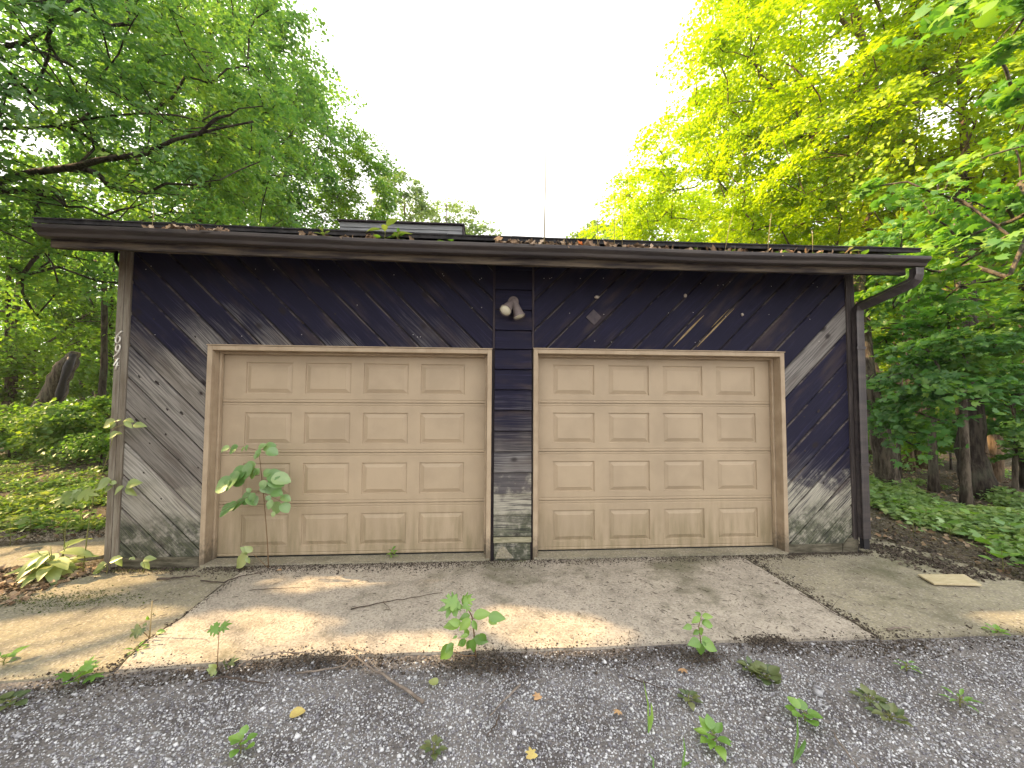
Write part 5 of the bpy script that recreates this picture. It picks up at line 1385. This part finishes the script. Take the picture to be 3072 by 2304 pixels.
# seedlings of the right ground cover near the walkway, big enough to single out
for i, (px, py, s) in enumerate([(2640, 1490, .12), (2700, 1510, .10), (2780, 1545, .13), (2850, 1590, .12), (2920, 1560, .11), (2960, 1640, .12), (3030, 1600, .13), (2830, 1520, .10), (3010, 1690, .11), (2740, 1580, .10)]):
    b0 = ground(px, py+25, -.03); b0.z = float(ground_h(b0.x, b0.y))
    rosette('broad leaved seedling in the green strip right of the walkway', b0, 8, s, 'maple' if i % 2 else 'round', MT['L_weed'] if i % 3 else MT['L_sap'], 500+i, .9, .22, 'seedling', None, 'seedlings right of the walkway', 1.0, 'seedling')
for i, (px, py, s) in enumerate([(60, 1440, .11), (130, 1480, .10), (200, 1430, .10), (280, 1400, .09), (90, 1560, .10), (30, 1600, .12), (240, 1540, .09), (150, 1395, .09)]):
    b0 = ground(px, py+40, -.03); b0.z = float(ground_h(b0.x, b0.y))
    rosette('broad leaved seedling in the weeds left of the garage', b0, 8, s, 'maple' if i % 2 else 'ovate', MT['L_pale'] if i % 2 else MT['L_weed'], 520+i, .9, .28, 'seedling', None, 'seedlings left of the garage', 1.0, 'seedling')
# grass blades
def blade(label, px0, py0, px1, py1, w, group=None):
    b0 = ground(px0, py0, -.02); yy = b0.y
    T = plant('grass_blade', label, b0, 'grass', group)
    tip = plane_y(px1, py1, yy+.03); mid = (b0+tip)/2+Vector((.012, 0, .01)); V_ = []; F_ = []
    for i, (p, k) in enumerate(((b0, .6), ((b0+mid)/2, 1), (mid, 1), ((mid+tip)/2, .7), (tip, .08))):
        V_ += [p+Vector((-w*k, 0, 0)), p+Vector((0, w*.5*k, 0)), p+Vector((w*k, 0, 0))]
    for i in range(4): F_ += [(i*3, i*3+1, i*3+4, i*3+3), (i*3+1, i*3+2, i*3+5, i*3+4)]
    obj('blade', mesh('blade', V_, F_, MT['L_weed']), T)
    obj('side_blade', mesh('side_blade', [v+Vector((.012*j*.3, .01, -.01*j)) if j > 3 else v for j, v in enumerate(V_)], F_, MT['L_weed']), T)
blade('tall green grass blade at lower centre right', 1945, 2200, 1930, 2040, .004)
blade('tall broad grass blade at the lower right', 2380, 2290, 2392, 2145, .006)
blade('grass blade at the bottom edge left of the fresh weed', 2045, 2310, 2050, 2210, .005)
blade('short grass blade at the foot of the tall lower centre one', 1960, 2310, 1945, 2260, .004)

# ------------------------------------------------------------------ weeds, stalks and leaves in the gutter
def gz(x): return 3.14-.030*(x+3.9)/8.34+eave_sag(x)
gw = [('tall broad-leaved weed sprouting from the gutter before the roof monitor', 1155, 6, .17, 'lance', .16), ('bushy weed in the gutter right of the tall broad-leaved one', 1195, 12, .085, 'lance', .11), ('small round-leaved weed in the gutter left of the tall one', 1130, 4, .07, 'ovate', .06),
      ('pointed weed in the gutter left of the roof monitor', 972, 9, .075, 'lance', .09), ('tiny weed in the gutter under the monitor corner', 1330, 5, .045, 'ovate', .04), ('single-leaf weed in the gutter beside the monitor corner', 1356, 3, .055, 'ovate', .05),
      ('sprig in the gutter right of the bushy weed', 1240, 5, .04, 'ovate', .03), ('small weed in the right half of the gutter', 2095, 5, .045, 'lance', .05), ('weed in the gutter past the middle of the right door', 2340, 7, .06, 'lance', .05), ('leafy weed in the gutter over the right door end', 2540, 9, .075, 'lance', .09),
      ('upright leaf weed near the right end of the gutter', 2582, 4, .07, 'ovate', .05), ('green sprout in the gutter between the leaf heaps at right', 2190, 6, .05, 'lance', .05), ('paired sprout in the gutter above the right door middle', 1960, 5, .045, 'lance', .04), ('low sprout in the gutter near the right corner board', 2445, 7, .05, 'lance', .05), ('last small weed in the gutter near the downspout', 2650, 6, .05, 'lance', .04), ('small weed in the left part of the gutter', 720, 4, .035, 'ovate', .03), ('tiny weed in the gutter just right of centre', 1480, 4, .035, 'ovate', .02)]
for i, (lab, px, k, s, kd, h) in enumerate(gw):
    x = plane_y(px, 700, -.55).x
    rosette(lab, Vector((x, -.55, gz(x)-.02)), k, s, kd, MT['L_pale'] if i % 3 == 0 else MT['L_weed'], 600+i, .45, h, wid=1.3)
for i, (px, py0, py1, lean) in enumerate([(1632, 712, 428, 4), (1792, 722, 530, 0), (1866, 724, 548, -2), (1842, 722, 590, 0), (1690, 715, 590, 12), (2436, 740, 690, 0), (2300, 735, 640, 14), (2170, 732, 640, 30), (455, 690, 600, 6)]):
    a = plane_y(px, py0, -.55); b = plane_y(px+lean, py1, -.55); x = a.x
    T = plant('dry_stalk', ['tallest dry stalk rising from the gutter into the open sky', 'dry stalk in the gutter against the golden tree edge', 'second dry stalk right of the golden tree edge', 'short dry stalk between the two by the golden tree', 'faint leaning stalk right of the tallest one',
              'thin stalk over the end of the right door', 'leaning stalk before the right maple', 'slanting stalk before the shaded maple', 'thin stalk in the left part of the gutter'][i], Vector((x, -.55, gz(x)-.04)), 'stalk')
    stem(T, [Vector((x, -.55, gz(x)-.05)), a.lerp(b, .5)+Vector((.006, 0, 0)), b], .0065 if i == 0 else .0035, .0035 if i == 0 else .0018, MT['stalk'])
gl = []
R_ = random.Random(21)
def leafheap(x0, x1, k):
    for i in range(int(k*1.7)):
        x = R_.uniform(x0, x1); gl.append((x, -.55+R_.gauss(0, .022), gz(x)+R_.uniform(-.005, .045)))
for a, b, k in ((450, 500, 5), (515, 570, 30), (570, 690, 50), (900, 1250, 25), (1490, 1560, 30), (1560, 1800, 60), (1800, 2020, 45), (2040, 2300, 28), (2300, 2480, 16), (2480, 2700, 8)):
    leafheap(plane_y(a, 700, -.55).x, plane_y(b, 700, -.55).x, k)
P = np.array(gl); rg = np.random.default_rng(33)
Vl, Fl = leaf_soup(P, rg.normal(size=P.shape)+np.array([0, -.3, .4]), .075, 'oak', rg)
tag(obj('leaf_litter', np_mesh('leaf_litter', Vl, Fl, MT['deadleaf'])), 'dry brown leaves heaped along the gutter', 'leaf litter', None, 'stuff')
for lab, px, py, mt in (('rust red leaf standing up in the gutter right of centre', 1735, 728, 'rustleaf'), ('tan upright leaf in the gutter over the left door', 505, 680, 'tanleaf'), ('second tan upright leaf in the gutter over the left door', 535, 688, 'tanleaf'), ('brown spiky leaf in the gutter at centre', 1500, 712, 'tanleaf')):
    p = plane_y(px, py, -.57)
    o = bpy.data.objects.new('fallen_leaf', leaf_me('maple', MT[mt])); COL.objects.link(o)
    o.matrix_basis = Matrix.Translation(p-Vector((0, 0, .03))) @ Matrix.Rotation(math.radians(R_.uniform(-50, 50)), 4, 'Y') @ Matrix.Rotation(math.radians(70), 4, 'X') @ Matrix.Scale(.085, 4)
    tag(o, lab, 'leaf')
# a few loose leaves and a withered sprig on the slab twig

# ------------------------------------------------------------------ summer haze in the air
hz = NB('haze_air'); hz.t.nodes.remove(hz.b)
pv = hz.n('ShaderNodeVolumePrincipled'); pv.inputs['Density'].default_value = .0007; pv.inputs['Color'].default_value = (.95, .95, .95, 1); pv.inputs['Anisotropy'].default_value = .35
hz.l(pv.outputs[0], hz.out.inputs['Volume'])
tag(box('haze', -266, 266, -266, 266, -2.0, 24, hz.m), 'faint bright haze in the air around the garage', 'haze', None, 'stuff')
